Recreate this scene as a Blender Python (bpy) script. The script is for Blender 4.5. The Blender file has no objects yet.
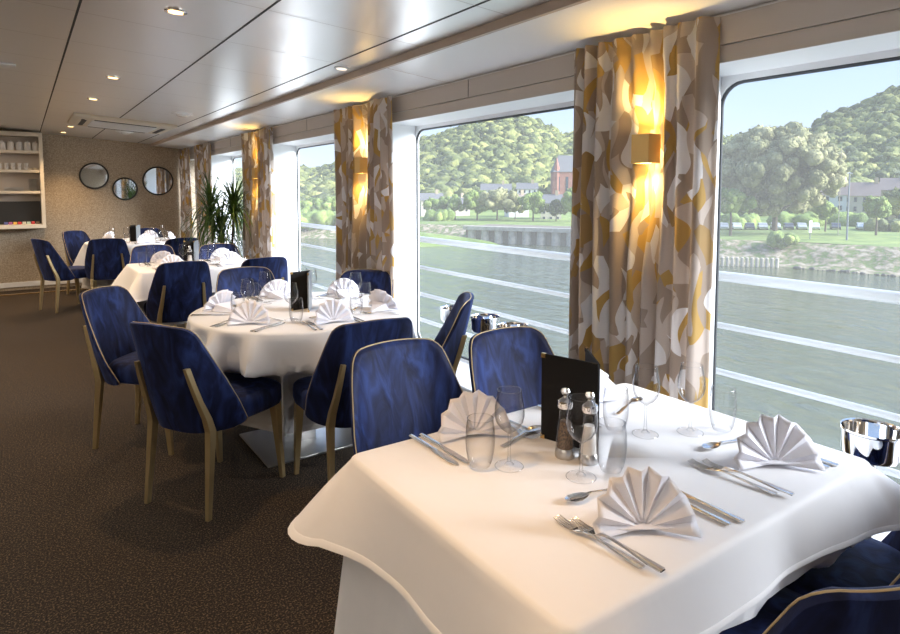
import bpy, math, random
from mathutils import Vector, Matrix, noise as mnoise
R = math.radians
PI = math.pi
random.seed(7)
sc = bpy.context.scene
COL = sc.collection

# ------------------------------------------------------------------ camera
FOC = 620.0; TILT = R(4.0); CAMZ = 1.42; YAW = R(34.553)
cam_d = bpy.data.cameras.new('camera'); cam = bpy.data.objects.new('camera', cam_d); COL.objects.link(cam)
cam.location = (0, 0, CAMZ); cam.rotation_euler = (R(90) - TILT, 0, -YAW)
cam_d.sensor_fit = 'HORIZONTAL'; cam_d.sensor_width = 36.0; cam_d.lens = 36.0 * FOC / 900
cam_d.shift_x = 0.0; cam_d.shift_y = -(317 - 233.355) / 900
cam_d.clip_start = 0.05; cam_d.clip_end = 3000
sc.camera = cam

# ------------------------------------------------------------------ world, daylight, exposure
world = bpy.data.worlds.new('sky'); sc.world = world; world.use_nodes = True
wn = world.node_tree; wn.nodes.clear()
wo = wn.nodes.new('ShaderNodeOutputWorld'); wb = wn.nodes.new('ShaderNodeBackground')
tc = wn.nodes.new('ShaderNodeTexCoord'); sp = wn.nodes.new('ShaderNodeSeparateXYZ'); cr = wn.nodes.new('ShaderNodeValToRGB')
wn.links.new(tc.outputs['Generated'], sp.inputs[0]); wn.links.new(sp.outputs['Z'], cr.inputs[0])
e = cr.color_ramp.elements
e[0].position = 0.0; e[0].color = (0.46, 0.53, 0.60, 1)
e[1].position = 0.6; e[1].color = (0.26, 0.42, 0.78, 1)
m_ = cr.color_ramp.elements.new(0.12); m_.color = (0.34, 0.45, 0.62, 1)
m_ = cr.color_ramp.elements.new(0.25); m_.color = (0.25, 0.38, 0.62, 1)
wn.links.new(cr.outputs[0], wb.inputs[0]); wb.inputs[1].default_value = 1.0
wn.links.new(wb.outputs[0], wo.inputs[0])

def add_light(name, kind, loc, energy, color, rot=(0, 0, 0), **kw):
    d = bpy.data.lights.new(name, kind); d.energy = energy; d.color = color
    for k, v in kw.items(): setattr(d, k, v)
    o = bpy.data.objects.new(name, d); o.location = loc; o.rotation_euler = rot; COL.objects.link(o); return o

def aim(v):  # rotation that points a lamp's -Z along v
    return Vector(v).to_track_quat('-Z', 'Y').to_euler()
SUN = add_light('sun', 'SUN', (30, -20, 30), 7.4, (0.93, 0.96, 1.0), aim((-0.58, 0.70, -0.42)), angle=R(38))
# unseen area lights added to fill the dim interior
add_light('fill_light', 'AREA', (-1.2, 0.6, 2.2), 9, (1.0, 0.90, 0.80), (0, 0, 0), shape='RECTANGLE', size=1.6, size_y=5.0)
add_light('fill_light', 'AREA', (-1.0, 7.5, 2.2), 40, (1.0, 0.80, 0.60), (0, 0, 0), shape='RECTANGLE', size=1.2, size_y=4.0)

for yy in (-0.6, 4.5): add_light('ceiling_fill_light', 'AREA', (-2.2, yy, 1.7), 26, (1.0, 0.96, 0.92), (R(180), 0, 0), shape='RECTANGLE', size=.5, size_y=2.0)  # unseen upward area lights added to brighten the ceiling
sc.view_settings.view_transform = 'Standard'; sc.view_settings.look = 'None'
sc.view_settings.gamma = 1.0; sc.view_settings.use_curve_mapping = False
sc.view_settings.exposure = 0.82
sc.cycles.use_denoising = True
sc.cycles.max_bounces = 10; sc.cycles.diffuse_bounces = 5; sc.cycles.glossy_bounces = 4
sc.cycles.transmission_bounces = 6; sc.cycles.transparent_max_bounces = 24
sc.cycles.caustics_reflective = True; sc.cycles.caustics_refractive = False
sc.cycles.sample_clamp_indirect = 6.0

# ------------------------------------------------------------------ material helpers
def mat(name, color=(0.8, 0.8, 0.8), rough=0.5, metal=0.0, **kw):
    m = bpy.data.materials.new(name); m.use_nodes = True
    b = m.node_tree.nodes['Principled BSDF']
    b.inputs['Base Color'].default_value = (*color, 1); b.inputs['Roughness'].default_value = rough
    b.inputs['Metallic'].default_value = metal
    for k, v in kw.items():
        key = k.replace('_', ' ')
        b.inputs[key].default_value = (*v, 1) if isinstance(v, tuple) and len(v) == 3 else v
    return m
def nodes(m): return m.node_tree.nodes, m.node_tree.links, m.node_tree.nodes['Principled BSDF']
def ramp(n, stops, interp='LINEAR'):
    r = n.new('ShaderNodeValToRGB'); r.color_ramp.interpolation = interp
    els = r.color_ramp.elements
    while len(els) < len(stops): els.new(0.5)
    for i, (p, c) in enumerate(stops): els[i].position = p; els[i].color = (*c, 1)
    return r
def noise_color(m, scale, stops, detail=4, coords='Object', bump=0.0, bump_scale=None, dist=0.01, vec_scale=None, rough=0.55):
    n, l, b = nodes(m)
    t = n.new('ShaderNodeTexCoord'); src = t.outputs[coords]
    if vec_scale:
        mp = n.new('ShaderNodeMapping'); mp.inputs['Scale'].default_value = vec_scale; l.new(src, mp.inputs[0]); src = mp.outputs[0]
    nz = n.new('ShaderNodeTexNoise'); nz.inputs['Scale'].default_value = scale; nz.inputs['Detail'].default_value = detail; nz.inputs['Roughness'].default_value = rough
    l.new(src, nz.inputs['Vector'])
    r = ramp(n, stops); l.new(nz.outputs['Fac'], r.inputs[0]); l.new(r.outputs[0], b.inputs['Base Color'])
    if bump:
        nb = nz
        if bump_scale:
            nb = n.new('ShaderNodeTexNoise'); nb.inputs['Scale'].default_value = bump_scale; nb.inputs['Detail'].default_value = 3; l.new(src, nb.inputs['Vector'])
        bp = n.new('ShaderNodeBump'); bp.inputs['Strength'].default_value = bump; bp.inputs['Distance'].default_value = dist
        l.new(nb.outputs['Fac'], bp.inputs['Height']); l.new(bp.outputs[0], b.inputs['Normal'])
    return m

M = {}
M['white'] = mat('white_paint', (0.82, 0.83, 0.84), 0.35)
M['soffit'] = mat('soffit_enamel', (0.92, 0.92, 0.92), 0.28)
M['taupe'] = mat('taupe_panel', (0.56, 0.505, 0.455), 0.5)
M['strip'] = mat('beige_strip', (0.52, 0.43, 0.36), 0.5)
M['gasket'] = mat('black_gasket', (0.03, 0.035, 0.04), 0.5)
M['ceiling'] = mat('ceiling_panel', (0.88, 0.88, 0.88), 0.32, 0.7)
n, l, b = nodes(M['ceiling'])
t = n.new('ShaderNodeTexCoord'); mp = n.new('ShaderNodeMapping'); mp.inputs['Scale'].default_value = (1, 1, 1)
nz = n.new('ShaderNodeTexNoise'); nz.inputs['Scale'].default_value = 2.2; nz.inputs['Detail'].default_value = 1
bp = n.new('ShaderNodeBump'); bp.inputs['Strength'].default_value = 0.25; bp.inputs['Distance'].default_value = 0.02
l.new(t.outputs['Object'], mp.inputs[0]); l.new(mp.outputs[0], nz.inputs['Vector']); l.new(nz.outputs['Fac'], bp.inputs['Height']); l.new(bp.outputs[0], b.inputs['Normal'])
M['seam'] = mat('seam_dark', (0.03, 0.03, 0.03), 0.7)
M['seam_pale'] = mat('seam_pale', (0.62, 0.60, 0.58), 0.35, 0.5)
M['carpet'] = noise_color(mat('carpet', (0.1, 0.07, 0.05), 0.95), 140, [(0.40, (0.004, 0.003, 0.0022)), (0.52, (0.019, 0.0115, 0.0065)), (0.66, (0.21, 0.14, 0.08))], 3, bump=0.6, bump_scale=420, dist=0.006, rough=0.7)
M['wallpaper'] = noise_color(mat('wallpaper', (0.4, 0.3, 0.2), 0.8), 60, [(0.3, (0.27, 0.22, 0.16)), (0.5, (0.40, 0.33, 0.245)), (0.72, (0.53, 0.45, 0.345))], 3)
def cloth_mat(name, c, bumps=0.25):
    m = mat(name, c, 0.8, Sheen_Weight=0.15, Sheen_Roughness=0.5)
    n, l, b = nodes(m); t = n.new('ShaderNodeTexCoord')
    nz = n.new('ShaderNodeTexNoise'); nz.inputs['Scale'].default_value = 5; nz.inputs['Detail'].default_value = 3
    bp = n.new('ShaderNodeBump'); bp.inputs['Strength'].default_value = bumps; bp.inputs['Distance'].default_value = 0.02
    l.new(t.outputs['Object'], nz.inputs['Vector']); l.new(nz.outputs['Fac'], bp.inputs['Height']); l.new(bp.outputs[0], b.inputs['Normal'])
    return m
M['cloth'] = cloth_mat('white_tablecloth', (0.80, 0.80, 0.825))
M['napkin'] = cloth_mat('napkin_cloth', (0.79, 0.79, 0.86), 0.1)
# velvet
def velvet(name):
    m = mat(name, (0.010, 0.022, 0.10), 0.65, Sheen_Weight=0.32, Sheen_Roughness=0.30, Sheen_Tint=(0.30, 0.40, 0.88), Specular_IOR_Level=0.2)
    n, l, b = nodes(m); t = n.new('ShaderNodeTexCoord')
    mp = n.new('ShaderNodeMapping'); mp.inputs['Scale'].default_value = (14, 14, 4); l.new(t.outputs['Object'], mp.inputs[0])
    nz = n.new('ShaderNodeTexNoise'); nz.inputs['Scale'].default_value = 1.0; nz.inputs['Detail'].default_value = 5; nz.inputs['Distortion'].default_value = 1.2
    l.new(mp.outputs[0], nz.inputs['Vector'])
    r = ramp(n, [(0.35, (0.005, 0.007, 0.026)), (0.50, (0.010, 0.016, 0.060)), (0.66, (0.020, 0.038, 0.135))])
    l.new(nz.outputs['Fac'], r.inputs[0]); l.new(r.outputs[0], b.inputs['Base Color'])
    bp = n.new('ShaderNodeBump'); bp.inputs['Strength'].default_value = 0.35; bp.inputs['Distance'].default_value = 0.01
    l.new(nz.outputs['Fac'], bp.inputs['Height']); l.new(bp.outputs[0], b.inputs['Normal'])
    return m
M['velvet'] = velvet('navy_velvet')
M['gold'] = mat('champagne_metal', (0.52, 0.40, 0.21), 0.38, 0.7)
M['piping'] = mat('gold_piping', (0.46, 0.35, 0.20), 0.5, 0.3)
M['steel'] = mat('polished_steel', (0.72, 0.70, 0.68), 0.12, 1.0)
M['chrome'] = mat('chrome', (0.80, 0.80, 0.80), 0.06, 1.0)
M['brushed'] = mat('brushed_steel', (0.55, 0.54, 0.53), 0.3, 1.0)
M['rail'] = mat('white_rail_paint', (0.52, 0.54, 0.56), 0.35)
M['black'] = mat('black_leather', (0.010, 0.009, 0.009), 0.6, Specular_IOR_Level=0.2)
M['dark'] = mat('dark_plastic', (0.02, 0.02, 0.02), 0.5)
M['greypanel'] = mat('grey_panel', (0.20, 0.22, 0.24), 0.35)
M['paper'] = mat('white_paper', (0.75, 0.76, 0.80), 0.7)
M['ceramic'] = mat('white_ceramic', (0.72, 0.70, 0.68), 0.25)
M['cream'] = mat('cream_enamel', (0.76, 0.69, 0.57), 0.45)
M['mirror'] = mat('mirror', (0.85, 0.85, 0.85), 0.03, 1.0)
M['brass'] = mat('brass', (0.80, 0.55, 0.22), 0.25, 1.0)
M['housing'] = mat('lamp_housing_gold', (0.80, 0.56, 0.22), 0.4, 0.3)
M['pepper'] = noise_color(mat('peppercorns', (0.05, 0.03, 0.02), 0.7), 300, [(0.4, (0.02, 0.012, 0.01)), (0.6, (0.22, 0.14, 0.08))])
M['salt'] = mat('salt', (0.75, 0.72, 0.68), 0.8)
def emit(name, c, s):
    m = bpy.data.materials.new(name); m.use_nodes = True; n = m.node_tree.nodes; n.clear()
    o = n.new('ShaderNodeOutputMaterial'); e = n.new('ShaderNodeEmission'); e.inputs[0].default_value = (*c, 1); e.inputs[1].default_value = s
    m.node_tree.links.new(e.outputs[0], o.inputs[0]); return m
M['lamp'] = emit('lamp_glow', (1.0, 0.62, 0.26), 2.6)
M['lampdim'] = emit('lamp_glow_dim', (1.0, 0.80, 0.60), 1.0)
M['sconce_glow'] = emit('sconce_glow', (1.0, 0.72, 0.30), 14)
def thin_glass(name, tint=(1, 1, 1), refl=0.35, base=0.04, veil=0.0, veilcol=(1, 1, 1), edge=1.0):
    m = bpy.data.materials.new(name); m.use_nodes = True; n = m.node_tree.nodes; l = m.node_tree.links; n.clear()
    o = n.new('ShaderNodeOutputMaterial'); tr = n.new('ShaderNodeBsdfTransparent'); tr.inputs[0].default_value = (*tint, 1)
    g = n.new('ShaderNodeBsdfGlossy'); g.inputs['Roughness'].default_value = 0.03; g.inputs['Color'].default_value = (1, 1, 1, 1)
    lw = n.new('ShaderNodeLayerWeight'); lw.inputs[0].default_value = 0.5
    pw = n.new('ShaderNodeMath'); pw.operation = 'POWER'; pw.inputs[1].default_value = 4.0; l.new(lw.outputs['Facing'], pw.inputs[0])
    mu = n.new('ShaderNodeMath'); mu.operation = 'MULTIPLY_ADD'; mu.inputs[1].default_value = refl; mu.inputs[2].default_value = base; mu.use_clamp = True
    l.new(pw.outputs[0], mu.inputs[0])
    if edge < 1:
        p2 = n.new('ShaderNodeMath'); p2.operation = 'POWER'; p2.inputs[1].default_value = 1.7; l.new(lw.outputs['Facing'], p2.inputs[0])
        cm = n.new('ShaderNodeMix'); cm.data_type = 'RGBA'; cm.inputs[6].default_value = (*tint, 1); cm.inputs[7].default_value = (tint[0] * edge, tint[1] * edge, tint[2] * edge * 1.03, 1)
        l.new(p2.outputs[0], cm.inputs[0]); l.new(cm.outputs[2], tr.inputs[0])
    mx = n.new('ShaderNodeMixShader'); l.new(mu.outputs[0], mx.inputs[0]); l.new(tr.outputs[0], mx.inputs[1]); l.new(g.outputs[0], mx.inputs[2])
    out = mx.outputs[0]
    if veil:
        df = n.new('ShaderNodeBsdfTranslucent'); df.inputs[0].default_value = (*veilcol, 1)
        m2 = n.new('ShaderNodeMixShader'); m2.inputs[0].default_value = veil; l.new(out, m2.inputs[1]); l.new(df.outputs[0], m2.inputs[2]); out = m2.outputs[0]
    l.new(out, o.inputs[0]); return m
M['glass'] = thin_glass('drinking_glass', (0.992, 0.993, 0.995), 0.9, 0.025, edge=0.30)
M['glassthick'] = thin_glass('thick_glass', (0.98, 0.983, 0.986), 0.7, 0.08, edge=0.45)
M['glassfoot'] = thin_glass('glass_foot', (0.995, 0.995, 0.997), 0.35, 0.02)
M['pane'] = thin_glass('window_glass', (0.98, 0.99, 0.985), 0.08, 0.004, 0.09, (1.0, 0.99, 0.93))  # translucent veil puts the haze of the outdoor view into the glass
# curtain print
def curtain_mat():
    m = mat('leaf_print_curtain', (0.5, 0.4, 0.3), 0.75, Sheen_Weight=0.2)
    n, l, b = nodes(m); uv = n.new('ShaderNodeTexCoord')
    def layer(scale, sx, sy, rot, seed, dist):
        mp = n.new('ShaderNodeMapping'); mp.inputs['Scale'].default_value = (sx, sy, 1); mp.inputs['Rotation'].default_value = (0, 0, rot); mp.inputs['Location'].default_value = (seed, seed * 0.7, 0)
        nz = n.new('ShaderNodeTexNoise'); nz.inputs['Scale'].default_value = 5.5; nz.inputs['Detail'].default_value = 0
        l.new(uv.outputs['UV'], nz.inputs['Vector'])
        mx = n.new('ShaderNodeMix'); mx.data_type = 'RGBA'; mx.blend_type = 'LINEAR_LIGHT'; mx.inputs[0].default_value = dist
        l.new(uv.outputs['UV'], mx.inputs[6]); l.new(nz.outputs['Color'], mx.inputs[7])
        l.new(mx.outputs[2], mp.inputs[0])
        v = n.new('ShaderNodeTexVoronoi'); v.voronoi_dimensions = '2D'; v.inputs['Scale'].default_value = scale; l.new(mp.outputs[0], v.inputs['Vector'])
        sep = n.new('ShaderNodeSeparateColor'); l.new(v.outputs['Color'], sep.inputs[0]); return v, sep
    v1, s1 = layer(11.5, 1.5, 0.8, 0.6, 3.1, 0.07)
    v2, s2 = layer(11.5, 1.8, 0.75, -0.6, 8.3, 0.08)
    T = (0.46, 0.37, 0.30); G = (0.60, 0.40, 0.13); W = (0.88, 0.86, 0.86); L = (0.66, 0.58, 0.52); D = (0.50, 0.34, 0.15)
    r1 = ramp(n, [(0.0, T), (0.27, W), (0.45, L), (0.63, G), (0.78, T), (0.9, D)], 'CONSTANT'); l.new(s1.outputs[0], r1.inputs[0])
    r2 = ramp(n, [(0.0, L), (0.25, T), (0.48, G), (0.62, W), (0.85, L)], 'CONSTANT'); l.new(s2.outputs[1], r2.inputs[0])
    r3 = ramp(n, [(0.0, (0, 0, 0)), (0.52, (1, 1, 1))], 'CONSTANT'); l.new(s2.outputs[2], r3.inputs[0])
    mx = n.new('ShaderNodeMix'); mx.data_type = 'RGBA'; l.new(r3.outputs[0], mx.inputs[0]); l.new(r1.outputs[0], mx.inputs[6]); l.new(r2.outputs[0], mx.inputs[7])
    l.new(mx.outputs[2], b.inputs['Base Color'])
    tl = n.new('ShaderNodeBsdfTranslucent'); l.new(mx.outputs[2], tl.inputs[0])
    ms = n.new('ShaderNodeMixShader'); ms.inputs[0].default_value = 0.36
    o = [q for q in n if q.type == 'OUTPUT_MATERIAL'][0]
    l.new(b.outputs[0], ms.inputs[1]); l.new(tl.outputs[0], ms.inputs[2]); l.new(ms.outputs[0], o.inputs[0])
    return m
M['curtain'] = curtain_mat()
M['leaf'] = noise_color(mat('leaf_green', (0.05, 0.12, 0.02), 0.5), 8, [(0.3, (0.02, 0.05, 0.01)), (0.7, (0.10, 0.20, 0.03))])
# outdoors
def foliage(name, stops, scale=0.12):
    m = mat(name, stops[0][1], 0.8); n, l, b = nodes(m)
    g = n.new('ShaderNodeNewGeometry'); nz = n.new('ShaderNodeTexNoise'); nz.inputs['Scale'].default_value = scale; nz.inputs['Detail'].default_value = 8; nz.inputs['Roughness'].default_value = 0.7
    l.new(g.outputs['Position'], nz.inputs['Vector'])
    ad = n.new('ShaderNodeMath'); ad.operation = 'MULTIPLY_ADD'; ad.inputs[1].default_value = 0.34; l.new(g.outputs['Random Per Island'], ad.inputs[0])
    sb = n.new('ShaderNodeMath'); sb.operation = 'SUBTRACT'; sb.inputs[1].default_value = 0.17; l.new(nz.outputs['Fac'], sb.inputs[0]); l.new(sb.outputs[0], ad.inputs[2])
    r = ramp(n, stops); l.new(ad.outputs[0], r.inputs[0]); l.new(r.outputs[0], b.inputs['Base Color'])
    bp = n.new('ShaderNodeBump'); bp.inputs['Strength'].default_value = 0.9; bp.inputs['Distance'].default_value = 0.8
    nz2 = n.new('ShaderNodeTexNoise'); nz2.inputs['Scale'].default_value = scale * 9; nz2.inputs['Detail'].default_value = 4; l.new(g.outputs['Position'], nz2.inputs['Vector'])
    l.new(nz2.outputs['Fac'], bp.inputs['Height']); l.new(bp.outputs[0], b.inputs['Normal'])
    return m
M['forest'] = foliage('forest_foliage', [(0.3, (0.03, 0.045, 0.012)), (0.5, (0.13, 0.155, 0.035)), (0.72, (0.32, 0.31, 0.085))])
M['planetree'] = foliage('plane_tree_foliage', [(0.25, (0.15, 0.16, 0.06)), (0.5, (0.34, 0.33, 0.14)), (0.75, (0.52, 0.48, 0.24))], 0.5)
M['freshtree'] = foliage('fresh_tree_foliage', [(0.25, (0.09, 0.15, 0.03)), (0.5, (0.22, 0.31, 0.06)), (0.75, (0.36, 0.44, 0.10))], 0.5)
M['bark'] = mat('bark', (0.12, 0.09, 0.06), 0.9)
M['grass'] = noise_color(mat('grass', (0.15, 0.25, 0.05), 0.95), 0.25, [(0.3, (0.10, 0.16, 0.03)), (0.7, (0.24, 0.30, 0.07))], 6)
M['bankrock'] = noise_color(mat('bank_rock', (0.3, 0.25, 0.2), 0.95), 0.8, [(0.43, (0.12, 0.16, 0.04)), (0.52, (0.25, 0.20, 0.12)), (0.62, (0.42, 0.34, 0.24))], 6, bump=0.6, dist=0.4)
M['stone'] = noise_color(mat('quay_stone', (0.35, 0.3, 0.25), 0.9), 1.0, [(0.3, (0.38, 0.33, 0.26)), (0.7, (0.58, 0.51, 0.42))])
M['quaydark'] = mat('shaded_quay_stone', (.20, .16, .12), .9)  # recess shade between the pillars put into this stone colour
M['darkrock'] = mat('dark_rock', (0.09, 0.08, 0.07), 0.9)
M['water'] = mat('river_water', (0.085, 0.095, 0.045), 0.09, Specular_IOR_Level=0.5)
n, l, b = nodes(M['water'])
g = n.new('ShaderNodeNewGeometry'); mp = n.new('ShaderNodeMapping'); mp.inputs['Scale'].default_value = (1.0, 0.55, 1); l.new(g.outputs['Position'], mp.inputs[0])
nz = n.new('ShaderNodeTexNoise'); nz.inputs['Scale'].default_value = 0.55; nz.inputs['Detail'].default_value = 6; nz.inputs['Roughness'].default_value = 0.55; nz.inputs['Distortion'].default_value = 0.6
l.new(mp.outputs[0], nz.inputs['Vector'])
bp = n.new('ShaderNodeBump'); bp.inputs['Strength'].default_value = 1.0; bp.inputs['Distance'].default_value = 0.55
l.new(nz.outputs['Fac'], bp.inputs['Height']); l.new(bp.outputs[0], b.inputs['Normal'])

# ------------------------------------------------------------------ mesh helpers
class MB:
    def __init__(s): s.v = []; s.f = []; s.uv = None
    def add(s, vs, fs):
        o = len(s.v); s.v += [tuple(p) for p in vs]; s.f += [tuple(i + o for i in f) for f in fs]; return s
    def box(s, x0, x1, y0, y1, z0, z1, m=None):
        vs = [(x, y, z) for x in (x0, x1) for y in (y0, y1) for z in (z0, z1)]
        if m: vs = [m @ Vector(p) for p in vs]
        return s.add(vs, [(0, 1, 3, 2), (4, 6, 7, 5), (0, 4, 5, 1), (2, 3, 7, 6), (0, 2, 6, 4), (1, 5, 7, 3)])
    def grid(s, rows, closed_u=False, closed_v=False):
        nr, nc = len(rows), len(rows[0]); vs = [p for r in rows for p in r]; fs = []
        for i in range(nr if closed_v else nr - 1):
            for j in range(nc if closed_u else nc - 1):
                a = i * nc + j; b_ = i * nc + (j + 1) % nc; c = ((i + 1) % nr) * nc + (j + 1) % nc; d = ((i + 1) % nr) * nc + j
                fs.append((a, b_, c, d))
        return s.add(vs, fs)
    def lathe(s, prof, seg=24, c=(0, 0, 0), closed=False):
        rows = [[(c[0] + r * math.cos(2 * PI * k / seg), c[1] + r * math.sin(2 * PI * k / seg), c[2] + z) for k in range(seg)] for r, z in prof]
        s.grid(rows, closed_u=True)
        o = len(s.v) - len(rows) * seg
        if not closed:
            if prof[0][0] > 1e-4 and prof[0][0] < 0: pass
        return s
    def capped(s, prof, seg=24, c=(0, 0, 0)):
        o = len(s.v); s.lathe(prof, seg, c); n_ = len(prof)
        s.f.append(tuple(o + k for k in range(seg))[::-1]); s.f.append(tuple(o + (n_ - 1) * seg + k for k in range(seg))); return s
    def tube(s, pts, rad, seg=8, closed=False, cap=True):
        pts = [Vector(p) for p in pts]; n_ = len(pts); rows = []
        rr = rad if isinstance(rad, (list, tuple)) else [rad] * n_
        up = Vector((0, 0, 1)); prev = None
        for i, p in enumerate(pts):
            if closed: d = pts[(i + 1) % n_] - pts[i - 1]
            else: d = pts[min(i + 1, n_ - 1)] - pts[max(i - 1, 0)]
            d.normalize()
            if prev is None:
                a = d.cross(up)
                if a.length < 1e-3: a = d.cross(Vector((1, 0, 0)))
            else: a = prev - d * prev.dot(d)
            a.normalize(); prev = a; b_ = d.cross(a)
            rows.append([p + (a * math.cos(2 * PI * k / seg) + b_ * math.sin(2 * PI * k / seg)) * rr[i] for k in range(seg)])
        o = len(s.v); s.grid(rows, closed_u=True, closed_v=closed)
        if cap and not closed:
            s.f.append(tuple(o + k for k in range(seg))[::-1]); s.f.append(tuple(o + (n_ - 1) * seg + k for k in range(seg)))
        return s
    def beam(s, secs):  # secs: list of (center, half_x, half_y) rectangular sections stacked
        rows = []
        for c, hx, hy in secs:
            rows.append([(c[0] - hx, c[1] - hy, c[2]), (c[0] + hx, c[1] - hy, c[2]), (c[0] + hx, c[1] + hy, c[2]), (c[0] - hx, c[1] + hy, c[2])])
        o = len(s.v); s.grid(rows, closed_u=True); k = (len(secs) - 1) * 4
        s.f.append((o + 3, o + 2, o + 1, o)); s.f.append((o + k, o + k + 1, o + k + 2, o + k + 3)); return s
    def build(s, name, m, parent=None, smooth=True, bevel=0, solid=0, sub=0, angle=40):
        me = bpy.data.meshes.new(name); me.from_pydata(s.v, [], s.f); me.materials.append(m); me.update()
        if smooth:
            me.shade_smooth()
            try: me.set_sharp_from_angle(angle=R(angle))
            except Exception: pass
        if s.uv:
            ul = me.uv_layers.new(name='UVMap')
            for lp in me.loops: ul.data[lp.index].uv = s.uv[lp.vertex_index]
        o = bpy.data.objects.new(name, me); COL.objects.link(o)
        if parent: o.parent = parent
        if solid: md = o.modifiers.new('solid', 'SOLIDIFY'); md.thickness = solid; md.offset = 0
        if bevel: md = o.modifiers.new('bevel', 'BEVEL'); md.width = bevel; md.segments = 2; md.limit_method = 'ANGLE'
        if sub: md = o.modifiers.new('sub', 'SUBSURF'); md.levels = sub; md.render_levels = sub
        return o
def tag(o, label=None, cat=None, group=None, kind=None):
    if label: o['label'] = label
    if cat: o['category'] = cat
    if group: o['group'] = group
    if kind: o['kind'] = kind
    return o
def empty(name, loc=(0, 0, 0), rz=0):
    o = bpy.data.objects.new(name, None); o.location = loc; o.rotation_euler = (0, 0, rz); o.empty_display_size = 0.1; COL.objects.link(o); return o
def copy_tree(o, parent=None):
    c = o.copy(); COL.objects.link(c); c.parent = parent
    for ch in list(o.children): copy_tree(ch, c)
    return c
def struct(o, label=None):
    o['kind'] = 'structure'
    if label: o['label'] = label
    return o
used = set()
def place(proto, loc, rz, label, group=None):
    if proto.name not in used: used.add(proto.name); o = proto
    else: o = copy_tree(proto)
    o.location = loc; o.rotation_euler = (o.rotation_euler[0], o.rotation_euler[1], rz); o['label'] = label
    if group: o['group'] = group
    return o
def smooth01(x): x = max(0.0, min(1.0, x)); return x * x * (3 - 2 * x)

# ------------------------------------------------------------------ room shell
XL, XW, XG = -2.6, 2.16, 2.485
Y0, YB = -1.6, 10.68
def ceil_z(x): return 2.25 - 0.07 * x
struct(MB().box(XL, XW + 0.36, Y0, YB + 0.1, -0.12, 0.0).build('floor', M['carpet'], smooth=False), 'dark brown speckled carpet')
XC = 1.69
c_ = MB(); c_.add([(XL, Y0, ceil_z(XL)), (XC, Y0, ceil_z(XC)), (XC, YB + .1, ceil_z(XC)), (XL, YB + .1, ceil_z(XL)), (XL, Y0, 2.55), (XC, Y0, 2.55), (XC, YB + .1, 2.55), (XL, YB + .1, 2.55)],
    [(0, 1, 2, 3), (4, 7, 6, 5), (0, 4, 5, 1), (3, 2, 6, 7), (0, 3, 7, 4), (1, 5, 6, 2)])
ceiling = struct(c_.build('ceiling', M['ceiling'], smooth=False), 'satin grey metal panel ceiling')
seams = MB()
for x in (-2.32, -1.68, -1.04, -0.40, 0.24, 0.89, 1.50):
    seams.box(x - 0.005, x + 0.005, Y0, YB, ceil_z(x) - 0.0015, ceil_z(x) + 0.002)
seams.build('panel_seam', M['seam'], ceiling, smooth=False)
cross = MB(); y = -1.35; k = 0
while y < YB:
    for (xa, xb) in ((XL, -0.4), (-0.4, 0.24), (0.24, 0.89), (0.89, 1.50), (1.50, XC)):
        dz = -0.0012
        cross.add([(xa, y - 0.003, ceil_z(xa) + dz), (xb, y - 0.003, ceil_z(xb) + dz), (xb, y + 0.003, ceil_z(xb) + dz), (xa, y + 0.003, ceil_z(xa) + dz)], [(0, 1, 2, 3)])
    y += 0.67
cross.build('panel_joint', M['seam_pale'], ceiling, smooth=False)
# soffit along the windows
sb = MB()
prof = [(XC, 2.108), (XW + .36, 2.045), (XW + .36, 2.55), (XC, 2.55)]
sb.add([(x, Y0, z) for x, z in prof] + [(x, YB + .1, z) for x, z in prof], [(0, 1, 5, 4), (1, 2, 6, 5), (2, 3, 7, 6), (3, 0, 4, 7), (0, 3, 2, 1), (4, 5, 6, 7)])
soff = struct(sb.build('ceiling', M['soffit'], smooth=False), 'white lower ceiling band along the windows')
soff.name = 'ceiling_soffit'
j = MB()
for y in (0.62, 3.12, 5.62, 8.12): j.add([(XC, y - .003, 2.107), (XW, y - .003, 2.0905 - .035 + .0045), (XW, y + .003, 2.0905 - .035 + .0045), (XC, y + .003, 2.107)], [(0, 1, 2, 3)])
j.build('panel_joint', M['strip'], soff, smooth=False)
struct(MB().box(XC - 0.022, XC, Y0, YB, 2.092, ceil_z(XC)).build('trim_1', M['strip'], smooth=False), 'beige edge strip between ceiling and lower band')
# back wall, left wall, rear wall
struct(MB().box(XL, XG + .1, YB, YB + 0.12, 0, 2.5).build('wall_back', M['wallpaper'], smooth=False), 'beige speckled wallpaper wall')
struct(MB().box(XL - 0.12, XL, Y0, YB, 0, 2.6).build('wall_left', M['wallpaper'], smooth=False))
struct(MB().box(XL, XG + .1, Y0 - 0.12, Y0, 0, 2.6).build('wall_front', M['wallpaper'], smooth=False))
struct(MB().box(XL, XW, YB - 0.02, YB, 0.045, 0.115).build('baseboard_back', M['white'], smooth=False, bevel=.004), 'white baseboard')
struct(MB().box(-1.4, 0.86, 10.20, 10.24, 0, 0.012).build('floor_light_stripe', M['brass'], smooth=False), 'brass strip standing in for a stripe of light on the floor')  # stripe of light on the carpet made as a thin metal strip
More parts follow.
